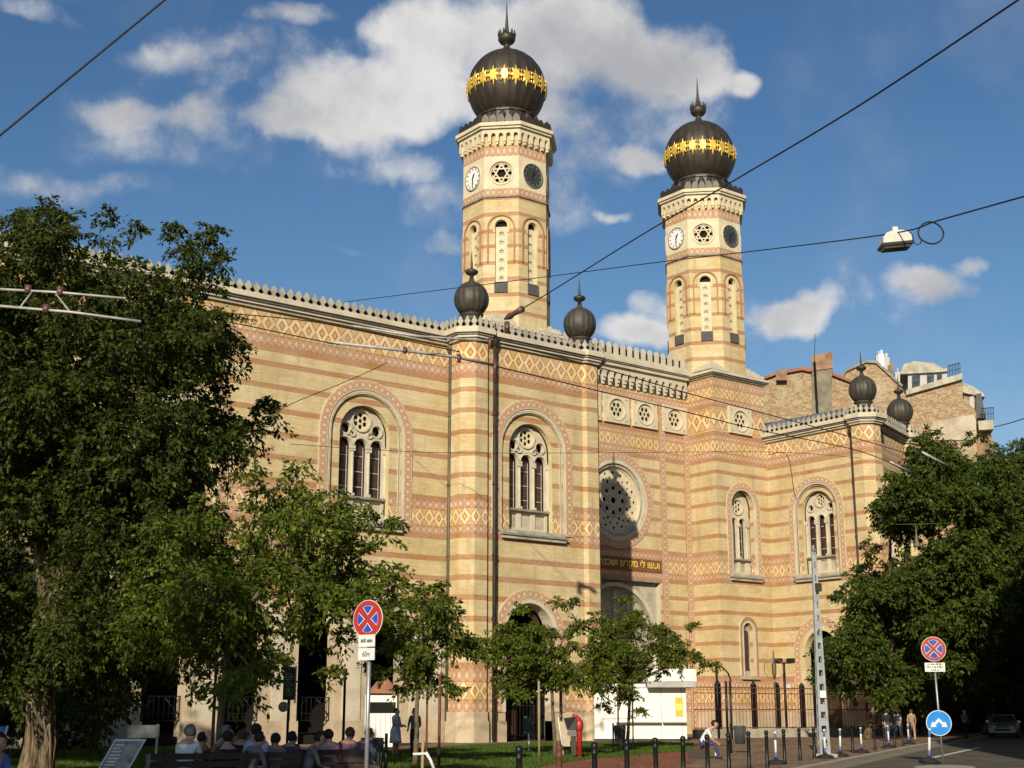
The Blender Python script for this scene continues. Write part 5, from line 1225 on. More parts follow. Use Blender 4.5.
# slanting notice board at the left
t = empty('notice_board', stand(126, 22), -AZ-R(4), 'slanting white framed poster stand with dark print near the old tree', 'notice board')
def slant(u, z): return (u+.20*(z-.9)/.5-.05, .25*(z-.9)/.6, z)
m = MB(); P = [slant(-.25, .15), slant(.25, .15), slant(.25, 1.18), slant(-.25, 1.18)]
m.face(P, 'sign_white'); Q = [(p[0], p[1]+.03, p[2]) for p in P]; m.face(Q[::-1], 'sign_back')
for i in range(4): m.face([P[i], Q[i], Q[(i+1) % 4], P[(i+1) % 4]], 'sign_white')
m.build('panel', t)
ground_mat('poster_print', (.16, .14, .12), (.46, .42, .36), 5.0)
m = MB(); P = [slant(-.225, .2), slant(.225, .2), slant(.225, 1.15), slant(-.225, 1.15)]; m.face([(p[0], p[1]-.004, p[2]) for p in P], 'poster_print'); b = m.build('poster', t)
m = MB()
for i in range(12):
    z = 1.08-i*.05; w = random.uniform(.1, .18); a, c, d, e = slant(-.19, z), slant(-.19+w, z), slant(-.19+w, z+.022), slant(-.19, z+.022); m.face([(q[0], q[1]-.008, q[2]) for q in (a, c, d, e)], 'sign_white')
m.build('printed_lines', b)
m = MB(); m.tube([slant(-.2, .2), (-.1, .6, 0)], .02, 'galvanised', 6); m.tube([slant(.2, .2), (.2, .6, 0)], .02, 'galvanised', 6); m.tube([slant(-.2, .16), (slant(-.2, .16)[0], -.25, 0)], .02, 'galvanised', 6); m.tube([slant(.2, .16), (slant(.2, .16)[0], -.25, 0)], .02, 'galvanised', 6); m.build('leg', t)
# grey sign box on a post
t = empty('sign_post', stand(152, 29), -AZ, 'pale grey board on a thin steel post between the poster stand and the benches', 'sign post')
z0 = at(150, 739, 29).z; m = MB(); m.tube([(.13, .05, 0), (.13, .05, z0+.3)], .03, 'galvanised', 8); m.build('post', t)
m = MB(); m.box(-.48, .18, -.02, .02, z0+.02, z0+.28, 'plate_grey'); m.build('board', t)
m = MB(); m.box(-.05, .12, -.06, .04, .35, .75, 'plate_grey'); m.build('lower_plate', t)
# red telephone post
t = empty('payphone_stand', stand(579, 50), -AZ, 'red tubular payphone post with dark hood on the lawn', 'payphone')
m = MB(); zt = at(579, 716.5, 50).z
m.tube([(0, 0, 0), (0, 0, zt-.28), (-.02, 0, zt-.12), (-.1, 0, zt-.04), (-.25, 0, zt)], .10, 'post_red', 12); m.lathe(0, 0, [(.11, zt-.5), (.15, zt-.42), (.15, zt-.2), (.09, zt-.1)], 12, 'post_red'); m.build('post', t)
m = MB(); m.hexa([(-.42, -.2, zt-.48), (-.1, -.2, zt-.48), (-.1, .25, zt-.48), (-.42, .25, zt-.48), (-.55, -.25, zt-.06), (-.1, -.18, zt), (-.1, .22, zt), (-.55, .3, zt-.06)], 'black_enamel'); m.build('hood', t)
m = MB(); m.box(-.42, -.12, -.2, .1, zt-.66, zt-.52, 'plate_grey'); m.box(-.3, -.12, -.12, .1, .12, zt-.68, 'pipe_dark'); m.build('shelf', t)
m = MB(); m.tube([(.03, -.02, .0), (.03, -.02, .22)], .04, 'sign_white', 8); m.build('foot', t)
t = empty('easel_sign', stand(564, 52), -AZ, 'pink leaning panel with a pale wooden frame beside the red payphone', 'sign')
m = MB(); m.hexa([(-.1, -.03, .35), (.22, -.03, .35), (.22, .0, .35), (-.1, .0, .35), (-.2, -.03, 1.25), (.12, -.03, 1.25), (.12, .0, 1.25), (-.2, .0, 1.25)], 'plinth_stone'); m.build('panel', t)
m = MB(); m.tube([(-.04, -.05, .05), (-.22, -.05, 1.4)], .03, 'sign_white', 6); m.tube([(-.2, .3, .0), (-.22, -.03, 1.35)], .03, 'stake_wood', 6); m.build('frame', t)
# grey sign on a white post by the gateway
t = empty('sign_post', stand(529, 57), -AZ, 'small grey sign plate on a white post before the arched gateway', 'sign post')
m = MB(); m.tube([(0, .03, 0), (0, .03, 1.35)], .04, 'sign_white', 8); m.build('post', t)
m = MB(); m.box(-.2, .2, -.02, .02, .75, 1.42, 'bin_grey'); m.build('plate', t)
# litter bins
def bin_(label, x, F, dx):
    t = empty('litter_bin', stand(x, F), -AZ, label, 'litter bin', 'litter bins on the square')
    m = MB(); m.lathe(0, 0, [(.19, .35), (.24, 1.02), (.26, 1.05), (.23, 1.06), (.2, .98)], 16, 'bin_grey')
    for k in range(16): a = 2*PI*k/16; m.tube([(.195*math.cos(a), .195*math.sin(a), .36), (.246*math.cos(a), .246*math.sin(a), 1.0)], .012, 'bin_grey', 4)
    m.build('basket', t); m = MB(); m.tube([(dx, 0, 0), (dx, 0, 1.15)], .035, 'black_iron', 8); m.tube([(dx, 0, .95), (0, 0, .95)], .02, 'black_iron', 6); m.build('post', t)
bin_('grey litter bin on the lawn in front of the white kiosk', 619.5, 58, -.28); bin_('grey litter bin hanging on a post right of the sitting man', 739, 56, -.36); bin_('dark litter bin at the lawn just right of the oval sign', 373, 30, .3)
# stakes of the young trees
def stake(label, x, F, h, mat, r=.035, tape=False, lean=0):
    t = empty('tree_stake', stand(x, F), -AZ, label, 'tree stake', 'stakes of the young trees'); m = MB(); m.tube([(0, 0, 0), (lean*.5, 0, h*.5), (lean, 0, h)], [r, r, r*.9], mat, 7); m.build('pole', t)
    m = MB(); m.tube([(lean-.1, -.01, h*.86), (lean+.12, 0, h*.88)], .018, 'tape_white', 5); m.build('tie', t)
stake('red brown stake left of a thinner one by the young tree at the corner pier', 427, 43, 2.6, 'stake_red'); stake('red brown stake right of the young tree trunk before the corner pier', 439.5, 41.5, 2.7, 'stake_red', .045)
stake('pale green stake left of the young tree at the arched gateway', 539, 51, 2.7, 'stake_wood', .05); stake('pale stake right beside the trunk of the young tree at the gateway', 561, 53.5, 2.9, 'stake_wood', .06)
stake('thin stake left of the young tree before the kiosk', 618, 59, 2.8, 'stake_wood'); stake('thin stake right of the young tree before the kiosk', 632.5, 60.5, 2.8, 'stake_wood')
stake('thin brown stake beside the bushy tree behind the benches', 214, 27.5, 2.8, 'stake_red')
t = empty('tree_stake', stand(423, 30), -AZ, 'short stake wound with white tape in front of the young trees', 'tree stake'); m = MB(); m.tube([(0, 0, 0), (.01, 0, 1.0)], .035, 'stake_wood', 7); m.build('pole', t)
m = MB(); m.tube([(-.2, -.02, .72), (.1, -.04, .73)], .03, 'tape_white', 6); m.tube([(.08, -.04, .76), (.18, -.06, .6), (.27, -.06, .38)], .035, 'tape_white', 6); m.build('tape', t)
# low brick kerb the man sits on
a, b_ = stand(687, 49), stand(706, 48.9); u = (b_-a).normalized(); n = Vector((-u.y, u.x, 0))*.18; m = MB(); P = [a-n, b_-n, b_+n, a+n]
m.hexa([(p.x, p.y, 0) for p in P]+[(p.x, p.y, .34) for p in P], 'bench_wood'); tag(m.build('low_wall'), 'short dark block the man in white sits on', 'block')
# benches
def bench(label, x, F, yaw):
    t = empty('park_bench', stand(x, F), -AZ+yaw, label, 'bench', 'park benches under the trees'); m = MB()
    for i in range(4): m.box(-.9, .9, -.22+i*.12, -.12+i*.12, .43, .47, 'bench_wood')
    m.build('seat', t); m = MB()
    for i in range(3): m.box(-.9, .9, .26+.03*i, .29+.03*i, .56+i*.13, .66+i*.13, 'bench_wood')
    m.build('backrest', t)
    for s in (-.7, .7): m = MB(); m.box(s-.03, s+.03, -.2, .26, .38, .42, 'black_iron'); m.box(s-.03, s+.03, -.2, -.15, 0, .38, 'black_iron'); m.hexa([(s-.03, .2, 0), (s+.03, .2, 0), (s+.03, .25, 0), (s-.03, .25, 0), (s-.03, .32, .95), (s+.03, .32, .95), (s+.03, .36, .95), (s-.03, .36, .95)], 'black_iron'); m.build('leg', t)
bench('bench under the grey haired sitter nearest the poster stand', 205, 24, R(200)); bench('bench in the middle of the shaded group', 252, 24.6, R(185)); bench('bench with its back turned, right end of the shaded group', 325, 25.5, R(20))

# ---------------------------------------------------------------- overhead lines
def wire(name, label, pts, r, mat='cable_black', cat='cable', group='overhead cables', n=24, sag=0):
    P = [at(*p) for p in pts]; out = []
    if len(P) == 2:
        for i in range(n+1): t = i/n; q = P[0].lerp(P[1], t); q.z -= sag*4*t*(1-t); out.append(q)
    else:
        for i in range(len(P)-1):
            p0, p1, p2, p3 = P[max(i-1, 0)], P[i], P[i+1], P[min(i+2, len(P)-1)]
            for k in range(8):
                t = k/8; out.append(.5*((2*p1)+(p2-p0)*t+(2*p0-5*p1+4*p2-p3)*t*t+(3*p1-p0-3*p2+p3)*t**3))
        out.append(P[-1])
    t = empty(name, out[0], 0, label, cat, group); m = MB(); m.tube(out, r, mat, 6); part(m, 'strand', t); return t
wire('overhead_cable', 'thick black cable crossing the sky at the top left corner', [(-30, 160, 24), (178, -11, 24)], .022)
t = wire('overhead_cable', 'long black span cable rising from the insulator past the right dome to the top right', [(505, 319, 57), (555, 289, 54), (640, 236, 47), (740, 177, 40), (860, 105, 33), (1030, -8, 27)], .025)
m = MB(); a, b_ = at(505, 319, 57), at(522, 309, 56); m.tube([a, a.lerp(b_, .3), a.lerp(b_, .5), b_], [.06, .16, .1, .16], 'porcelain_brown', 8); c = at(507, 322, 57); m.tube([c, c+Vector((0, 0, -.5))], .12, 'porcelain_brown', 8); part(m, 'insulator', t)
wire('overhead_cable', 'thin cable that carries the hanging street lamp across the square', [(345, 302, 62), (440, 290, 57), (552, 276, 51), (660, 262, 45), (780, 248, 38), (895, 233, 30), (940, 220, 27.5), (1040, 192, 23)], .017)
wire('overhead_cable', 'upper trolley wire running from the domed corner pier to the street tree', [(500, 343, 50), (590, 365, 55), (687, 393, 60), (759, 412, 65), (855, 438, 71), (948, 466, 78)], .024, group='trolley wires before the facade')
wire('overhead_cable', 'lower trolley wire running from the domed corner pier to the street tree', [(495, 366, 49), (599, 391, 54), (690, 413, 59), (759, 430, 64), (859, 451, 70), (911, 473, 75)], .024, group='trolley wires before the facade')
wire('overhead_cable', 'upper thin wire over the patterned frieze left of the corner pier', [(175, 305, 42), (206, 311, 42), (300, 320, 43), (356, 330, 44), (460, 352, 47)], .020, group='thin wires before the frieze')
wire('overhead_cable', 'lower thin wire over the dotted strip left of the corner pier', [(150, 308, 41), (219, 320, 41), (325, 342, 42), (340, 344, 42)], .020, group='thin wires before the frieze')
wire('overhead_cable', 'short slanting wire left of the big arched window', [(387, 363, 50), (345, 382, 49), (291, 404, 47), (255, 424, 46)], .016)
wire('overhead_cable', 'thin level wire crossing the middle of the arched windows', [(290, 444, 50), (420, 452, 52), (560, 453, 55), (770, 452, 60), (860, 458, 64)], .011)
wire('overhead_cable', 'short drop wire hanging beside the right arched window', [(768, 455, 63), (787, 455, 64), (794, 491, 64), (797, 500, 64)], .018)
wire('overhead_cable', 'wire leaving the house balcony at the far right', [(994, 427, 100), (1010, 423, 96), (1035, 415, 90)], .035)
def rod(label, pts, r, cat='trolley rod', mat='rod_pale', bits=()):
    t = empty('trolley_rod', at(*pts[0]), 0, label, cat, 'pale rods of the trolley line'); m = MB(); m.tube([at(*p) for p in pts], r, mat, 8); part(m, 'rod', t)
    for (x, y, F, s) in bits: m = MB(); p = at(x, y, F); m.tube([p+Vector((0, 0, .1)), p-Vector((0, 0, s))], .07, 'porcelain_brown', 8); part(m, 'insulator', t)
    return t
rod('upper pale trolley rod in front of the frieze by the domed corner pier', [(353, 326, 47), (415, 336, 47.5), (488, 341, 48)], .045, bits=[(490, 339, 48, .35)])
rod('lower pale trolley rod in front of the dotted strip by the domed corner pier', [(328, 342, 45), (400, 350, 46), (456, 357, 47), (494, 365, 48)], .06, bits=[(405, 350, 46, .12), (459, 357, 47, .2), (495, 362, 48, .5)])
rod('upper pale trolley arm in front of the old tree crown', [(-12, 288.5, 25), (60, 292.5, 25), (126, 298.5, 25)], .026, bits=[(28, 290.5, 25, .06), (60, 293, 25, .05)])
t = rod('lower pale trolley arm in front of the old tree crown', [(-12, 305, 24.5), (70, 312, 24.5), (141, 321.5, 24.5)], .027, bits=[(46, 310, 24.5, .06)])
for (a, b_) in (((20, 307.5), (32, 292)), ((70, 312), (56, 294))):
    m = MB(); m.tube([at(a[0], a[1], 24.6), at(b_[0], b_[1], 24.9)], .017, 'rod_pale', 6); part(m, 'strut', t)
rod('short pale trolley rod before the street tree on the upper wire', [(922, 452, 77), (948, 466, 78)], .075)
rod('short pale trolley rod before the street tree on the lower wire', [(890, 462, 74), (911, 473, 75)], .075)
# hanging street lamp with its coil of spare cable
t = empty('street_lamp', at(895, 233, 30), -AZ, 'pale hanging street lamp with a loop of spare black cable', 'street lamp')
k = 30/1389*1.02; m = MB()
def sec(w0, w1, z, d): return [(w0, -d, z), (w1, -d, z), (w1, d, z), (w0, d, z)]
lv = [sec(-.35, .33, -.26, .2), sec(-.34, .32, -.12, .2), sec(-.24, .24, .0, .15), sec(-.1, .12, .06, .09)]
tilt = .10
def tl(p): return (p[0]*math.cos(tilt)+p[2]*math.sin(-tilt)*-1*0+0, p[1], p[2]-0.02+p[0]*tilt)
for a, b_ in zip(lv, lv[1:]): m.hexa([tl(p) for p in a]+[tl(p) for p in b_], 'lamp_shell')
m.box(-.06, .06, -.05, .05, .05, .14, 'sign_white'); m.build('housing', t)
m = MB(); m.hexa([tl(p) for p in sec(-.38, .36, -.33, .22)]+[tl(p) for p in sec(-.38, .36, -.262, .22)], 'black_iron'); m.hexa([tl(p) for p in sec(-.3, .3, -.39, .16)]+[tl(p) for p in sec(-.34, .33, -.331, .19)], 'lamp_glass'); m.build('lens', t)
m = MB(); cc = at(931, 233, 29.2)-Vector(t.location); rz = Matrix.Rotation(AZ, 3, 'Z'); cc = rz @ cc
m.tube([(cc.x+.285*math.cos(2*PI*i/40), cc.y+.02*math.sin(5*PI*i/40), cc.z+.265*math.sin(2*PI*i/40)) for i in range(41)], .020, 'cable_black', 6)
m.tube([(.3, 0, .02), (.38, 0, .0), (.42, 0, -.1), (.43, 0, -.25), (.5, 0, -.3), (.58, 0, -.26), (cc.x-.22, cc.y, cc.z-.15)], .012, 'cable_black', 6); m.build('cable_loop', t)

t = empty('street_lamp', at(915.5, 524, 72), 0, 'small bell shaped lamp hanging from a span wire before the street tree', 'street lamp')
m = MB(); m.tube([at(897, 524.5, 72), at(915.5, 524, 72), at(957, 523, 72)], .016, 'pipe_olive', 6); part(m, 'span_wire', t)
p = at(915.5, 524, 72); m = MB(); m.lathe(p.x, p.y, [(.03, p.z), (.05, p.z-.55), (.09, p.z-.7), (.12, p.z-.95), (.22, p.z-1.2), (.20, p.z-1.24)], 12, 'pipe_olive'); part(m, 'shade', t)

# ---------------------------------------------------------------- vehicles
def car(label, x, F, yaw, body, name='parked_car'):
    t = empty(name, stand(x, F), yaw, label, 'car'); m = MB()
    # side outline (front towards -y), lofted across the width with a tucked roof
    prof = [(-2.1, .35), (-2.12, .62), (-1.95, .80), (-1.0, .95), (-.35, 1.42), (.9, 1.45), (1.55, 1.02), (2.05, .95), (2.1, .6), (2.05, .35)]
    W = [.78, .84, .84, .85, .62, .62, .8, .8, .84, .8]
    vs = [(-w, y, z) for (y, z), w in zip(prof, W)]+[(w, y, z) for (y, z), w in zip(prof, W)]; n = len(prof)
    m.idx(vs, [(i, i+1, n+i+1, n+i) for i in range(n-1)]+[(n-1, 0, n, 2*n-1)], body, False)
    m.idx(vs, [tuple(range(n))[::-1], tuple(range(n, 2*n))], body, False); m.build('body', t)
    g = MB(); g.face([(-.76, -.97, .985), (.76, -.97, .985), (.58, -.42, 1.385), (-.58, -.42, 1.385)], 'car_glass'); g.build('windscreen', t)
    g = MB(); g.face([(.58, .93, 1.425), (-.58, .93, 1.425), (-.72, 1.45, 1.1), (.72, 1.45, 1.1)], 'car_glass'); g.build('rear_window', t)
    for s in (-1, 1):
        g = MB(); g.face([(s*.835, -.85, 1.0), (s*.65, -.3, 1.38), (s*.65, .85, 1.40), (s*.80, 1.35, 1.05)], 'car_glass'); g.build('side_window', t)
        for y in (-1.3, 1.3):
            q = MB(); q.tube([(s*.70, y, .31), (s*.88, y, .31)], .31, 'tyre', 18); wv = q.build('wheel', t); q = MB(); q.tube([(s*.86, y, .31), (s*.895, y, .31)], .19, 'galvanised', 14); q.build('rim', wv)
        q = MB(); q.hexa([(s*.42, -2.125, .62), (s*.74, -2.06, .62), (s*.74, -1.98, .62), (s*.42, -2.0, .62), (s*.42, -2.09, .76), (s*.74, -2.0, .76), (s*.74, -1.95, .76), (s*.42, -1.98, .76)], 'lamp_shell'); q.build('headlight', t)
        q = MB(); q.box(min(s*.86, s*1.02), max(s*.86, s*1.02), -.75, -.65, .95, 1.08, body); q.build('mirror', t)
    q = MB(); q.box(-.45, .45, -2.15, -2.12, .45, .58, 'black_iron'); q.build('grille', t)
    return t
car('silver grey car parked facing us in the deep shade of the street', 1003, 88, math.atan2(kd.y, kd.x)-PI/2, 'car_silver')
car('dark car parked end on behind the thick trunk of the old tree', 66, 62, -AZ+R(172), 'car_dark')
car('dark car half hidden behind the walkers near the street tree', 893, 100, math.atan2(kd.y, kd.x)-PI/2, 'car_silver')
# ================================================================ people
plain('skin', (.48, .27, .18), .6, var=.06); plain('hair_dark', (.022, .016, .012), .7, var=.1); plain('hair_grey', (.17, .16, .145), .8, var=.1); plain('hair_brown', (.09, .05, .03), .7)
CL = {'white': (.70, .69, .66), 'navy': (.05, .06, .12), 'black': (.018, .018, .02), 'blue': (.08, .16, .42), 'lightblue': (.50, .57, .68), 'grey': (.16, .16, .17), 'brown': (.20, .13, .07), 'pink': (.42, .24, .27), 'purple': (.20, .10, .16), 'beige': (.45, .37, .26), 'denim': (.13, .17, .26), 'shoe': (.04, .035, .03), 'khaki': (.28, .21, .11), 'green': (.08, .10, .06)}
for k, c in CL.items(): plain('cloth_'+k, c, .9, var=.12, scale=6)
def person(label, loc, yaw, J, top, legs, hair, sleeves=True, shorts=False, skirt=False, group=None, long_hair=False, shoes='shoe', held=None, seed=1):
    """J: joints in local axes (x to the person's left, -y ahead, z up): pelvis, waist, chest, neck, head and per side shoulder, elbow, wrist, hand, hip, knee, ankle, toe"""
    t = empty('person', loc, yaw, label, 'person', group)
    V = []; E = []; Rr = []; S = []
    def v(p, r, seg): V.append(Vector(p)); Rr.append(r); S.append(seg); return len(V)-1
    def e(a, b): E.append((a, b))
    pel = v(J['pelvis'], .135, 'legs'); wa = v(J['waist'], .125, 'top'); ch = v(J['chest'], .15, 'top'); nb = v(J['neck'], .058, 'skin')
    hd0 = Vector(J['head']); nk = Vector(J['neck']); f = Vector(J.get('face', (0, -1, 0))).normalized()
    jaw = v(hd0-Vector((0, 0, .06))+f*.015, .075, 'skin'); hd = v(hd0+Vector((0, 0, .015)), .098, 'skin'); crown = v(hd0+Vector((0, 0, .085)), .072, 'skin')
    for a, b in ((pel, wa), (wa, ch), (ch, nb), (nb, jaw), (jaw, hd), (hd, crown)): e(a, b)
    nose = v(hd0+f*.118+Vector((0, 0, -.01)), .016, 'skin'); e(hd, nose)
    side = f.cross(Vector((0, 0, 1))).normalized()
    for s in (-1, 1): k = v(hd0+side*s*.095, .018, 'skin'); e(hd, k)
    for s, n in ((1, 'L'), (-1, 'R')):
        sh = v(J['shoulder'+n], .066, 'top'); el = v(J['elbow'+n], .043, 'top' if sleeves == 'long' else 'skin'); wr = v(J['wrist'+n], .031, 'skin'); e(ch, sh)
        mid = v((Vector(J['shoulder'+n])+Vector(J['elbow'+n]))*.5, .052, 'top'); e(sh, mid); e(mid, el); e(el, wr)
        d = (Vector(J['wrist'+n])-Vector(J['elbow'+n])).normalized(); palm = v(Vector(J['wrist'+n])+d*.07, .036, 'skin'); e(wr, palm)
        ax = d.cross(f); ax = ax.normalized() if ax.length > .1 else side
        for i in range(4):
            a = v(Vector(J['wrist'+n])+d*.115+ax*(i-1.5)*.02, .0105, 'skin'); b = v(Vector(J['wrist'+n])+d*(.145+.012*(1.5-abs(i-1.2)))+ax*(i-1.5)*.022+f*.02, .009, 'skin'); e(palm, a); e(a, b)
        th = v(Vector(J['wrist'+n])+d*.06+ax*.045, .011, 'skin'); tt = v(Vector(J['wrist'+n])+d*.095+ax*.06+f*.012, .0095, 'skin'); e(wr, th); e(th, tt)
        hp = v(J['hip'+n], .105, 'legs'); kn_ = v(J['knee'+n], .066, 'skin' if skirt else 'legs'); md = v((Vector(J['hip'+n])+Vector(J['knee'+n]))*.5, .088, 'legs'); an = v(J['ankle'+n], .043, 'skin' if (shorts or skirt) else 'legs')
        cf = v(Vector(J['knee'+n]).lerp(Vector(J['ankle'+n]), .35), .060, 'skin' if (shorts or skirt) else 'legs'); he = v(Vector(J['ankle'+n])+Vector((0, 0, -.05)), .043, 'shoe'); to = v(J['toe'+n], .036, 'shoe')
        for a, b in ((pel, hp), (hp, md), (md, kn_), (kn_, cf), (cf, an), (an, he), (he, to)): e(a, b)
    me = bpy.data.meshes.new('body_cage'); me.from_pydata(V, E, []); o = bpy.data.objects.new('body_cage', me); COL.objects.link(o)
    sk = o.modifiers.new('s', 'SKIN'); sk.use_smooth_shade = True; sv = me.skin_vertices[0].data
    for i, r in enumerate(Rr): sv[i].radius = (r, r)
    sv[0].use_root = True
    ss = o.modifiers.new('d', 'SUBSURF'); ss.levels = 1; ss.render_levels = 1
    dg = bpy.context.evaluated_depsgraph_get(); bm_ = bpy.data.meshes.new_from_object(o.evaluated_get(dg)); bpy.data.objects.remove(o); bpy.data.meshes.remove(me)
    names = ['skin', 'cloth_'+top, 'cloth_'+legs, 'cloth_'+shoes]; bm_.materials.clear()
    for n in names: bm_.materials.append(MATS[n])
    key = {'skin': 0, 'top': 1, 'legs': 2, 'shoe': 3}
    segs = [(V[a], V[b], S[a], S[b]) for a, b in E]
    for p in bm_.polygons:
        c = p.center; best = 1e9; bk = 0
        for a, b, sa, sb in segs:
            d = b-a; L = d.length_squared or 1e-9; q = max(0, min(1, (c-a).dot(d)/L)); D = (c-(a+d*q)).length
            if D < best: best = D; bk = key[sa] if q < .5 else key[sb]
        p.material_index = bk; p.use_smooth = True
    bm_.name = 'body'; b = bpy.data.objects.new('body', bm_); COL.objects.link(b); b.parent = t
    m = MB(); hc = hd0+Vector((0, 0, .03))-f*.022; n = 12; vs = []; fs = []        # hair: a cap leaving the face free
    rows = 7
    for i in range(rows):
        ph = PI/2*(1-i/(rows-1)*1.5)
        for k in range(n):
            th = 2*PI*k/n; d = Vector((math.cos(th)*math.cos(ph), math.sin(th)*math.cos(ph), math.sin(ph)))
            fr_ = d.dot(f); r = (.106+.004*math.sin(7*th+i)) if fr_ < .35 else (.104 if ph > .5 else .055); r *= 1-.16*max(0, -ph); zz = hc+Vector((d.x*r, d.y*r, d.z*.116))
            vs.append(tuple(zz))
    for i in range(rows-1):
        for k in range(n): fs.append((i*n+k, i*n+(k+1) % n, (i+1)*n+(k+1) % n, (i+1)*n+k))
    m.idx(vs, fs, hair)
    if long_hair: m.tube([tuple(hd0-f*.07+Vector((0, 0, .03))), tuple(hd0-f*.10-Vector((0, 0, .12))), tuple(nk-f*.11-Vector((0, 0, .12)))], [.08, .09, .05], hair, 8)
    m.build('hair', t)
    m = MB()
    for s in (-1, 1): p = hd0+f*.094+side*s*.034+Vector((0, 0, .018)); m.lathe(p.x, p.y, [(.002, p.z-.009), (.010, p.z-.004), (.010, p.z+.004), (.002, p.z+.009)], 6, 'hair_dark')
    p = hd0+f*.094+Vector((0, 0, -.052)); m.tube([tuple(p-side*.024), tuple(p+f*.004), tuple(p+side*.024)], .006, 'sign_red' if False else 'skin', 5); m.build('eyes', t)
    if skirt:
        q = MB(); pc = Vector(J['pelvis']); kz = (Vector(J['kneeL'])+Vector(J['kneeR']))/2
        q.lathe(pc.x, pc.y, [(.15, pc.z+.12), (.19, pc.z-.02), (.21, pc.z-.25), (.235, kz.z-.02)], 16, 'cloth_'+legs); q.build('skirt', t)
    if held: held(t, J)
    if group: k = random.uniform(.93, 1.04); t.scale = (k, k, k); t.rotation_euler = (0, R(random.uniform(-5, 5)), yaw)
    return t
def standing(arm=0, walk=0.0, bend=0.0, h=1.0):
    J = {'pelvis': (0, 0, .95), 'waist': (0, -.01, 1.12), 'chest': (0, -.01-bend*.1, 1.33), 'neck': (0, -.02-bend*.18, 1.49), 'head': (0, -.05-bend*.22, 1.60)}
    for s, n in ((1, 'L'), (-1, 'R')):
        w = walk*s; a = arm
        J['shoulder'+n] = (s*.175, -bend*.1, 1.41); J['elbow'+n] = (s*.23, w*.12-a*.08, 1.13); J['wrist'+n] = (s*(.22-a*.1), w*.2-.06-a*.28, .90+a*.28)
        J['hip'+n] = (s*.09, 0, .90); J['knee'+n] = (s*.10, -w*.16-.02, .49); J['ankle'+n] = (s*.10, -w*.26+.02, .09+(.05 if w < 0 else 0)); J['toe'+n] = (s*.12, -w*.26-.13, .04+(.0 if w >= 0 else .01))
    return J
def sitting(seat=.45, lean=.0, arm=1, legs=0.0, slump=0.0):
    z = seat+.10; L = lean
    J = {'pelvis': (0, 0, z), 'waist': (0, -.03-L*.10, z+.18), 'chest': (0, -.04-L*.26, z+.38-slump*.03), 'neck': (0, -.06-L*.40, z+.54-slump*.06), 'head': (0, -.10-L*.50, z+.66-slump*.09)}
    for s, n in ((1, 'L'), (-1, 'R')):
        J['shoulder'+n] = (s*.175, -.04-L*.28, z+.45-slump*.03); J['elbow'+n] = (s*.21, -.12-L*.32, z+.20-.03*L); J['wrist'+n] = (s*.10, -.34-L*.20, z+.10-.02*L)
        J['hip'+n] = (s*.095, -.02, z-.02); J['knee'+n] = (s*(.12+.03*legs), -.44, max(.50, z-.02)); J['ankle'+n] = (s*.12, -.46-legs*.2, .09); J['toe'+n] = (s*.14, -.60-legs*.2, .04)
    return J
TOCAM = -AZ                    # yaw at which a figure looks back at the photographer
# man in white sitting on the low wall, turned to the right
def bag(t, J): 
    m = MB(); p = Vector(J['wristL']); m.hexa([(p.x-.06, p.y-.04, p.z-.42), (p.x+.06, p.y-.04, p.z-.42), (p.x+.06, p.y+.05, p.z-.42), (p.x-.06, p.y+.05, p.z-.42), (p.x-.05, p.y-.02, p.z-.06), (p.x+.05, p.y-.02, p.z-.06), (p.x+.05, p.y+.02, p.z-.06), (p.x-.05, p.y+.02, p.z-.06)], 'sign_white'); m.build('paper', t)
person('man in a white shirt and dark trousers sitting at the lawn edge', stand(699.5, 48.9), TOCAM+R(82), sitting(.34, .75, legs=.5, slump=.4), 'white', 'navy', 'hair_dark', held=bag).scale = (1.1, 1.1, 1.1)
# group on the benches
seatd = [(189, 20.3, 165, 'white', 'navy', 'hair_grey', 'grey haired sitter in a white top nearest the poster stand', .1), (214, 21.2, 120, 'brown', 'grey', 'hair_grey', 'bald looking sitter in brown seen from the side left of the group middle', .3), (229, 20.6, 200, 'black', 'black', 'hair_dark', 'tall sitter all in black in the middle of the bench group', .0),
         (248, 20.4, 150, 'grey', 'navy', 'hair_dark', 'dark haired sitter in grey leaning to a neighbour', .5), (259, 21.6, 215, 'lightblue', 'denim', 'hair_dark', 'sitter in pale blue right beside the leaning grey one', .2), (306, 22, 110, 'grey', 'grey', 'hair_dark', 'bent sitter in dark grey on the bench right of the group', .35),
         (333, 23.2, 190, 'pink', 'denim', 'hair_dark', 'sitter in a pink top with pale blue jeans near the iron lamp post', .4), (346, 24, 170, 'purple', 'black', 'hair_brown', 'sitter in purple leaning back beside the one in pink', .2)]
for i, (x, F, a, top, lg, hr, lab, ln) in enumerate(seatd): person(lab, stand(x, F+3.6), TOCAM+R(a), sitting(.45, ln), top, lg, hr, sleeves='long' if i in (2, 3, 5) else True, group='people resting on the benches')
more = [(201, 26.2, 150, 'brown', 'black', 'hair_dark', 'sitter in brown half hidden between the grey haired and the black clad ones', .2), (238, 26.6, 170, 'black', 'grey', 'hair_brown', 'brown haired sitter in black behind the middle bench', .1), (274, 25.4, 200, 'grey', 'black', 'hair_dark', 'sitter in dark grey right of the middle bench end', .3),
        (291, 26.4, 160, 'navy', 'navy', 'hair_dark', 'sitter in navy between the two bench groups', .15), (319, 27.2, 185, 'black', 'denim', 'hair_dark', 'sitter in black left of the one in pink', .25), (359, 27.6, 140, 'navy', 'grey', 'hair_brown', 'sitter in navy by the pole of the oval sign', .35)]
for (x, F, a, top, lg, hr, lab, ln) in more: person(lab, stand(x, F), TOCAM+R(a), sitting(.45, ln, slump=.4), top, lg, hr, sleeves='long', group='people resting on the benches')
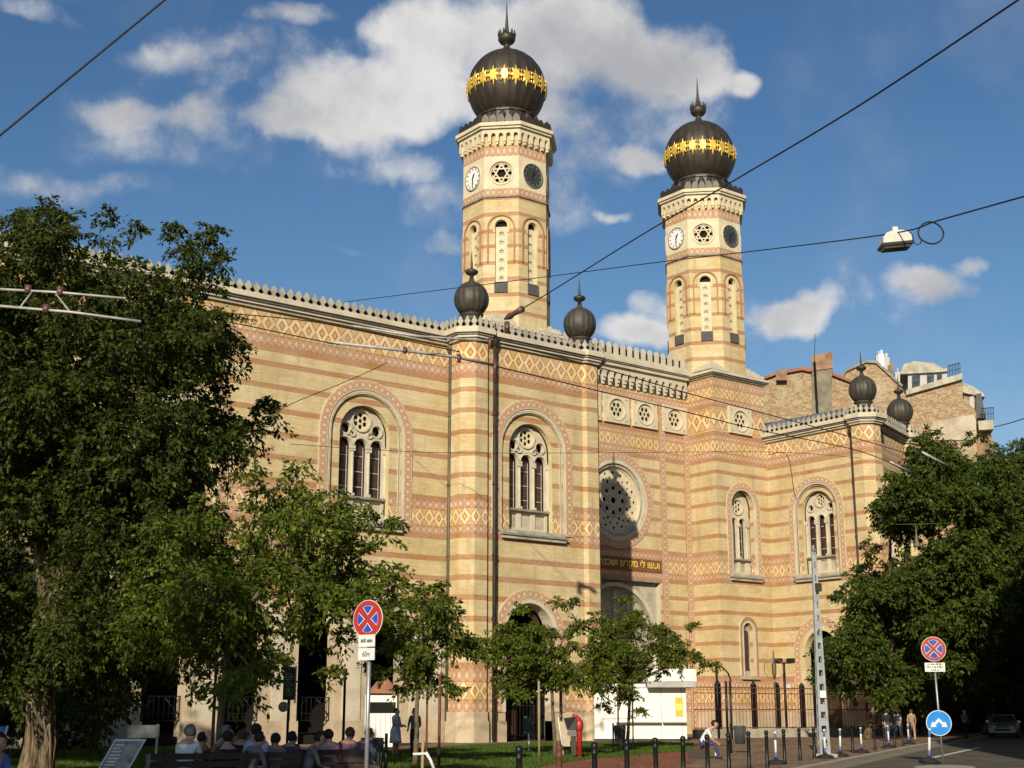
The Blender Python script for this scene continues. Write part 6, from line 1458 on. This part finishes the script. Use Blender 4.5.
person('sitter in blue at the left edge of the picture beside the old tree', stand(-8, 18.5), TOCAM+R(40), sitting(.45, .5), 'blue', 'blue', 'hair_dark', sleeves='long')
m = MB(); p = stand(5, 20.3); 
t = empty('placard', p, -AZ, 'pale blue and white placard leaning on the sitter in blue at the left edge', 'placard'); z = at(2, 742, 20.3).z
m.hexa([(-.2, -.02, z-.2), (-.02, -.02, z-.2), (-.02, .0, z-.2), (-.2, .0, z-.2), (-.2, -.02, z+.22), (.06, -.02, z+.22), (.06, .0, z+.22), (-.2, .0, z+.22)], 'cloth_blue'); m.build('panel', t)
m = MB(); m.tube([(-.03, -.03, z-.21), (.07, -.03, z+.23)], .014, 'sign_white', 6); m.build('edge', t)
# standing and walking people
person('woman in a pale blue dress standing before the guard booth', stand(396, 52), TOCAM+R(60), standing(.7), 'lightblue', 'lightblue', 'hair_dark', skirt=True)
person('person in dark clothes with a pale vest standing behind the young tree', stand(415, 50), TOCAM+R(-20), standing(.4), 'grey', 'black', 'hair_dark', sleeves='long')
person('person in black walking away along the bollards', stand(886, 78), TOCAM+R(160), standing(.2, 1), 'black', 'navy', 'hair_dark', sleeves='long')
person('person in brown top and shorts walking beside the street tree', stand(911, 78), TOCAM+R(170), standing(.1, 1), 'khaki', 'khaki', 'hair_brown', shorts=True)
person('person in a pale blue shirt walking behind the one in black', stand(897, 84), TOCAM+R(150), standing(.3, -1), 'lightblue', 'navy', 'hair_dark')
person('person with a pale bag standing in the dark street near the parked car', stand(964, 84), TOCAM+R(20), standing(.5), 'grey', 'black', 'hair_grey', sleeves='long')
# ================================================================ sky, sun, camera
SUN_AZ, SUN_EL = R(228.5), R(22.5)         # azimuth clockwise from +Y
w = bpy.data.worlds.new('World'); sc.world = w; w.use_nodes = True; w.node_tree.nodes.clear(); T = NT(w.node_tree)
sky = T.n('ShaderNodeTexSky', sky_type='NISHITA'); sky.sun_disc = False; sky.sun_elevation = SUN_EL; sky.sun_rotation = SUN_AZ
sky.altitude = 120; sky.air_density = 1.0; sky.dust_density = .4; sky.ozone_density = 4.0
D = T.n('ShaderNodeTexCoord').outputs['Generated']
warpn = T.n('ShaderNodeTexNoise'); T.put(warpn.inputs['Vector'], D); warpn.inputs['Scale'].default_value = 10; warpn.inputs['Detail'].default_value = 6
wv = T.n('ShaderNodeVectorMath', operation='MULTIPLY_ADD'); T.put(wv.inputs[0], warpn.outputs['Color']); wv.inputs[1].default_value = (.075, .075, .075); 
sb = T.n('ShaderNodeVectorMath', operation='SUBTRACT'); T.put(sb.inputs[0], D); sb.inputs[1].default_value = (.0375, .0375, .0375); T.put(wv.inputs[2], sb.outputs[0])
DW = wv.outputs[0]
clouds = [(350, 112, 92, 44, 1.1), (295, 128, 62, 20, .9), (420, 100, 66, 46, 1.05), (480, 38, 120, 50, 1.0), (560, 45, 105, 62, 1.05), (640, 58, 88, 44, 1.0), (700, 68, 44, 28, .9), (748, 74, 22, 16, .85), (398, 28, 46, 26, .8), (520, 110, 80, 40, .8),
          (590, 145, 80, 46, .42), (385, 168, 75, 20, .45), (300, 100, 120, 70, .34), (640, 110, 130, 60, .36), (230, 60, 130, 40, .32), (150, 120, 110, 50, .33), (560, 200, 80, 40, .3), (420, 210, 90, 40, .26), (900, 300, 110, 40, .3), (720, 320, 120, 30, .28), (640, 153, 30, 15, .85), (112, 110, 46, 22, .68), (190, 116, 46, 30, .68), (285, 20, 48, 14, .55), (185, 50, 85, 16, .42), (35, 15, 40, 14, .35), (70, 185, 140, 20, .28),
          (648, 335, 62, 24, .95), (792, 312, 50, 21, .95), (935, 288, 52, 21, .9), (975, 263, 22, 11, .8), (612, 211, 20, 8, .55), (440, 250, 30, 14, .42), (665, 300, 40, 20, .5), (360, 250, 60, 10, .22)]
dens = None
for (x, y, rx, ry, s) in clouds:
    c = Vector(ray(x, y)); ln = c.length; c.normalize(); up = Vector((0, 0, 1)); e1 = c.cross(up).normalized(); e2 = e1.cross(c)
    def dot(v, k):
        d = T.n('ShaderNodeVectorMath', operation='DOT_PRODUCT'); T.put(d.inputs[0], DW); d.inputs[1].default_value = tuple(v*k); return d.outputs['Value']
    fa = FPX*ln if False else FPX
    a = dot(e1, fa/rx/ln*1.0); b = dot(e2, fa/ry/ln); r2 = T.m('ADD', T.m('MULTIPLY', a, a), T.m('MULTIPLY', b, b))
    f = T.m('MULTIPLY', T.m('MULTIPLY', T.m('SUBTRACT', 1.25, r2), s), T.m('GREATER_THAN', dot(c, 1), .5))
    f = T.m('MAXIMUM', f, 0)
    dens = f if dens is None else T.m('MAXIMUM', T.m('MAXIMUM', dens, f), T.m('MULTIPLY', T.m('ADD', dens, f), .62))
n1 = T.noise(D, 11, 8, .62); n2 = T.noise(D, 34, 5, .6)
det = T.m('ADD', T.m('MULTIPLY', T.m('SUBTRACT', n1, .5), 1.75), T.m('MULTIPLY', T.m('SUBTRACT', n2, .5), .55))
alpha = T.ramp(T.m('MULTIPLY', T.m('ADD', dens, T.m('MULTIPLY', det, T.ramp(dens, .0, .35))), 1.0), .14, .98)
veil = T.m('MULTIPLY', T.ramp(T.noise(D, 4.5, 6, .6), .48, .8), .16)
alpha = T.m('MAXIMUM', T.m('MULTIPLY', alpha, .93), veil)
shade = T.ramp(T.m('SUBTRACT', T.m('ADD', T.m('MULTIPLY', n2, .25), T.m('MULTIPLY', T.noise(D, 7, 5, .55), .95)), T.m('MULTIPLY', dens, .12)), .30, .68)
ccol = T.mix(shade, (4.9, 4.95, 5.15, 1), (8.8, 8.6, 8.3, 1))
sz = T.n('ShaderNodeSeparateXYZ'); T.put(sz.inputs[0], D)
tint = T.mix(T.ramp(sz.outputs[2], .12, .50), (1.00, 1.06, 1.00, 1), (.72, .91, 1.0, 1))
col = T.mix(alpha, T.mix(1.0, sky.outputs[0], tint, 'MULTIPLY'), ccol)
w.cycles.sampling_method = 'MANUAL'; w.cycles.sample_map_resolution = 512
bg = T.n('ShaderNodeBackground'); T.put(bg.inputs[0], col); bg.inputs[1].default_value = .075
out = T.n('ShaderNodeOutputWorld'); T.L.new(bg.outputs[0], out.inputs[0])
sl = bpy.data.lights.new('sun', 'SUN'); sl.energy = 4.4; sl.angle = R(.5); sl.color = (1.0, .91, .75)
so = bpy.data.objects.new('sun', sl); COL.objects.link(so)
sd = Vector((math.sin(SUN_AZ)*math.cos(SUN_EL), math.cos(SUN_AZ)*math.cos(SUN_EL), math.sin(SUN_EL)))
so.rotation_euler = (-sd).to_track_quat('-Z', 'Y').to_euler(); so.location = sd*200+Vector((0, 0, 50))
cd = bpy.data.cameras.new('camera'); cd.sensor_fit = 'HORIZONTAL'; cd.sensor_width = 36; cd.lens = 36*FPX/1024; cd.clip_start = .1; cd.clip_end = 4000
co = bpy.data.objects.new('camera', cd); COL.objects.link(co); co.location = (0, 0, EYE)
co.rotation_euler = (PI/2+TILT, 0, -AZ); sc.camera = co
vs_ = sc.view_settings; sc.display_settings.display_device = 'sRGB'; vs_.view_transform = 'Standard'; vs_.look = 'None'; vs_.exposure = 0.3; vs_.gamma = 1.0; vs_.use_curve_mapping = False
sc.render.engine = 'CYCLES'; sc.cycles.max_bounces = 4; sc.cycles.diffuse_bounces = 2; sc.cycles.glossy_bounces = 2; sc.cycles.transmission_bounces = 2; sc.cycles.use_adaptive_sampling = True; sc.cycles.adaptive_threshold = .02
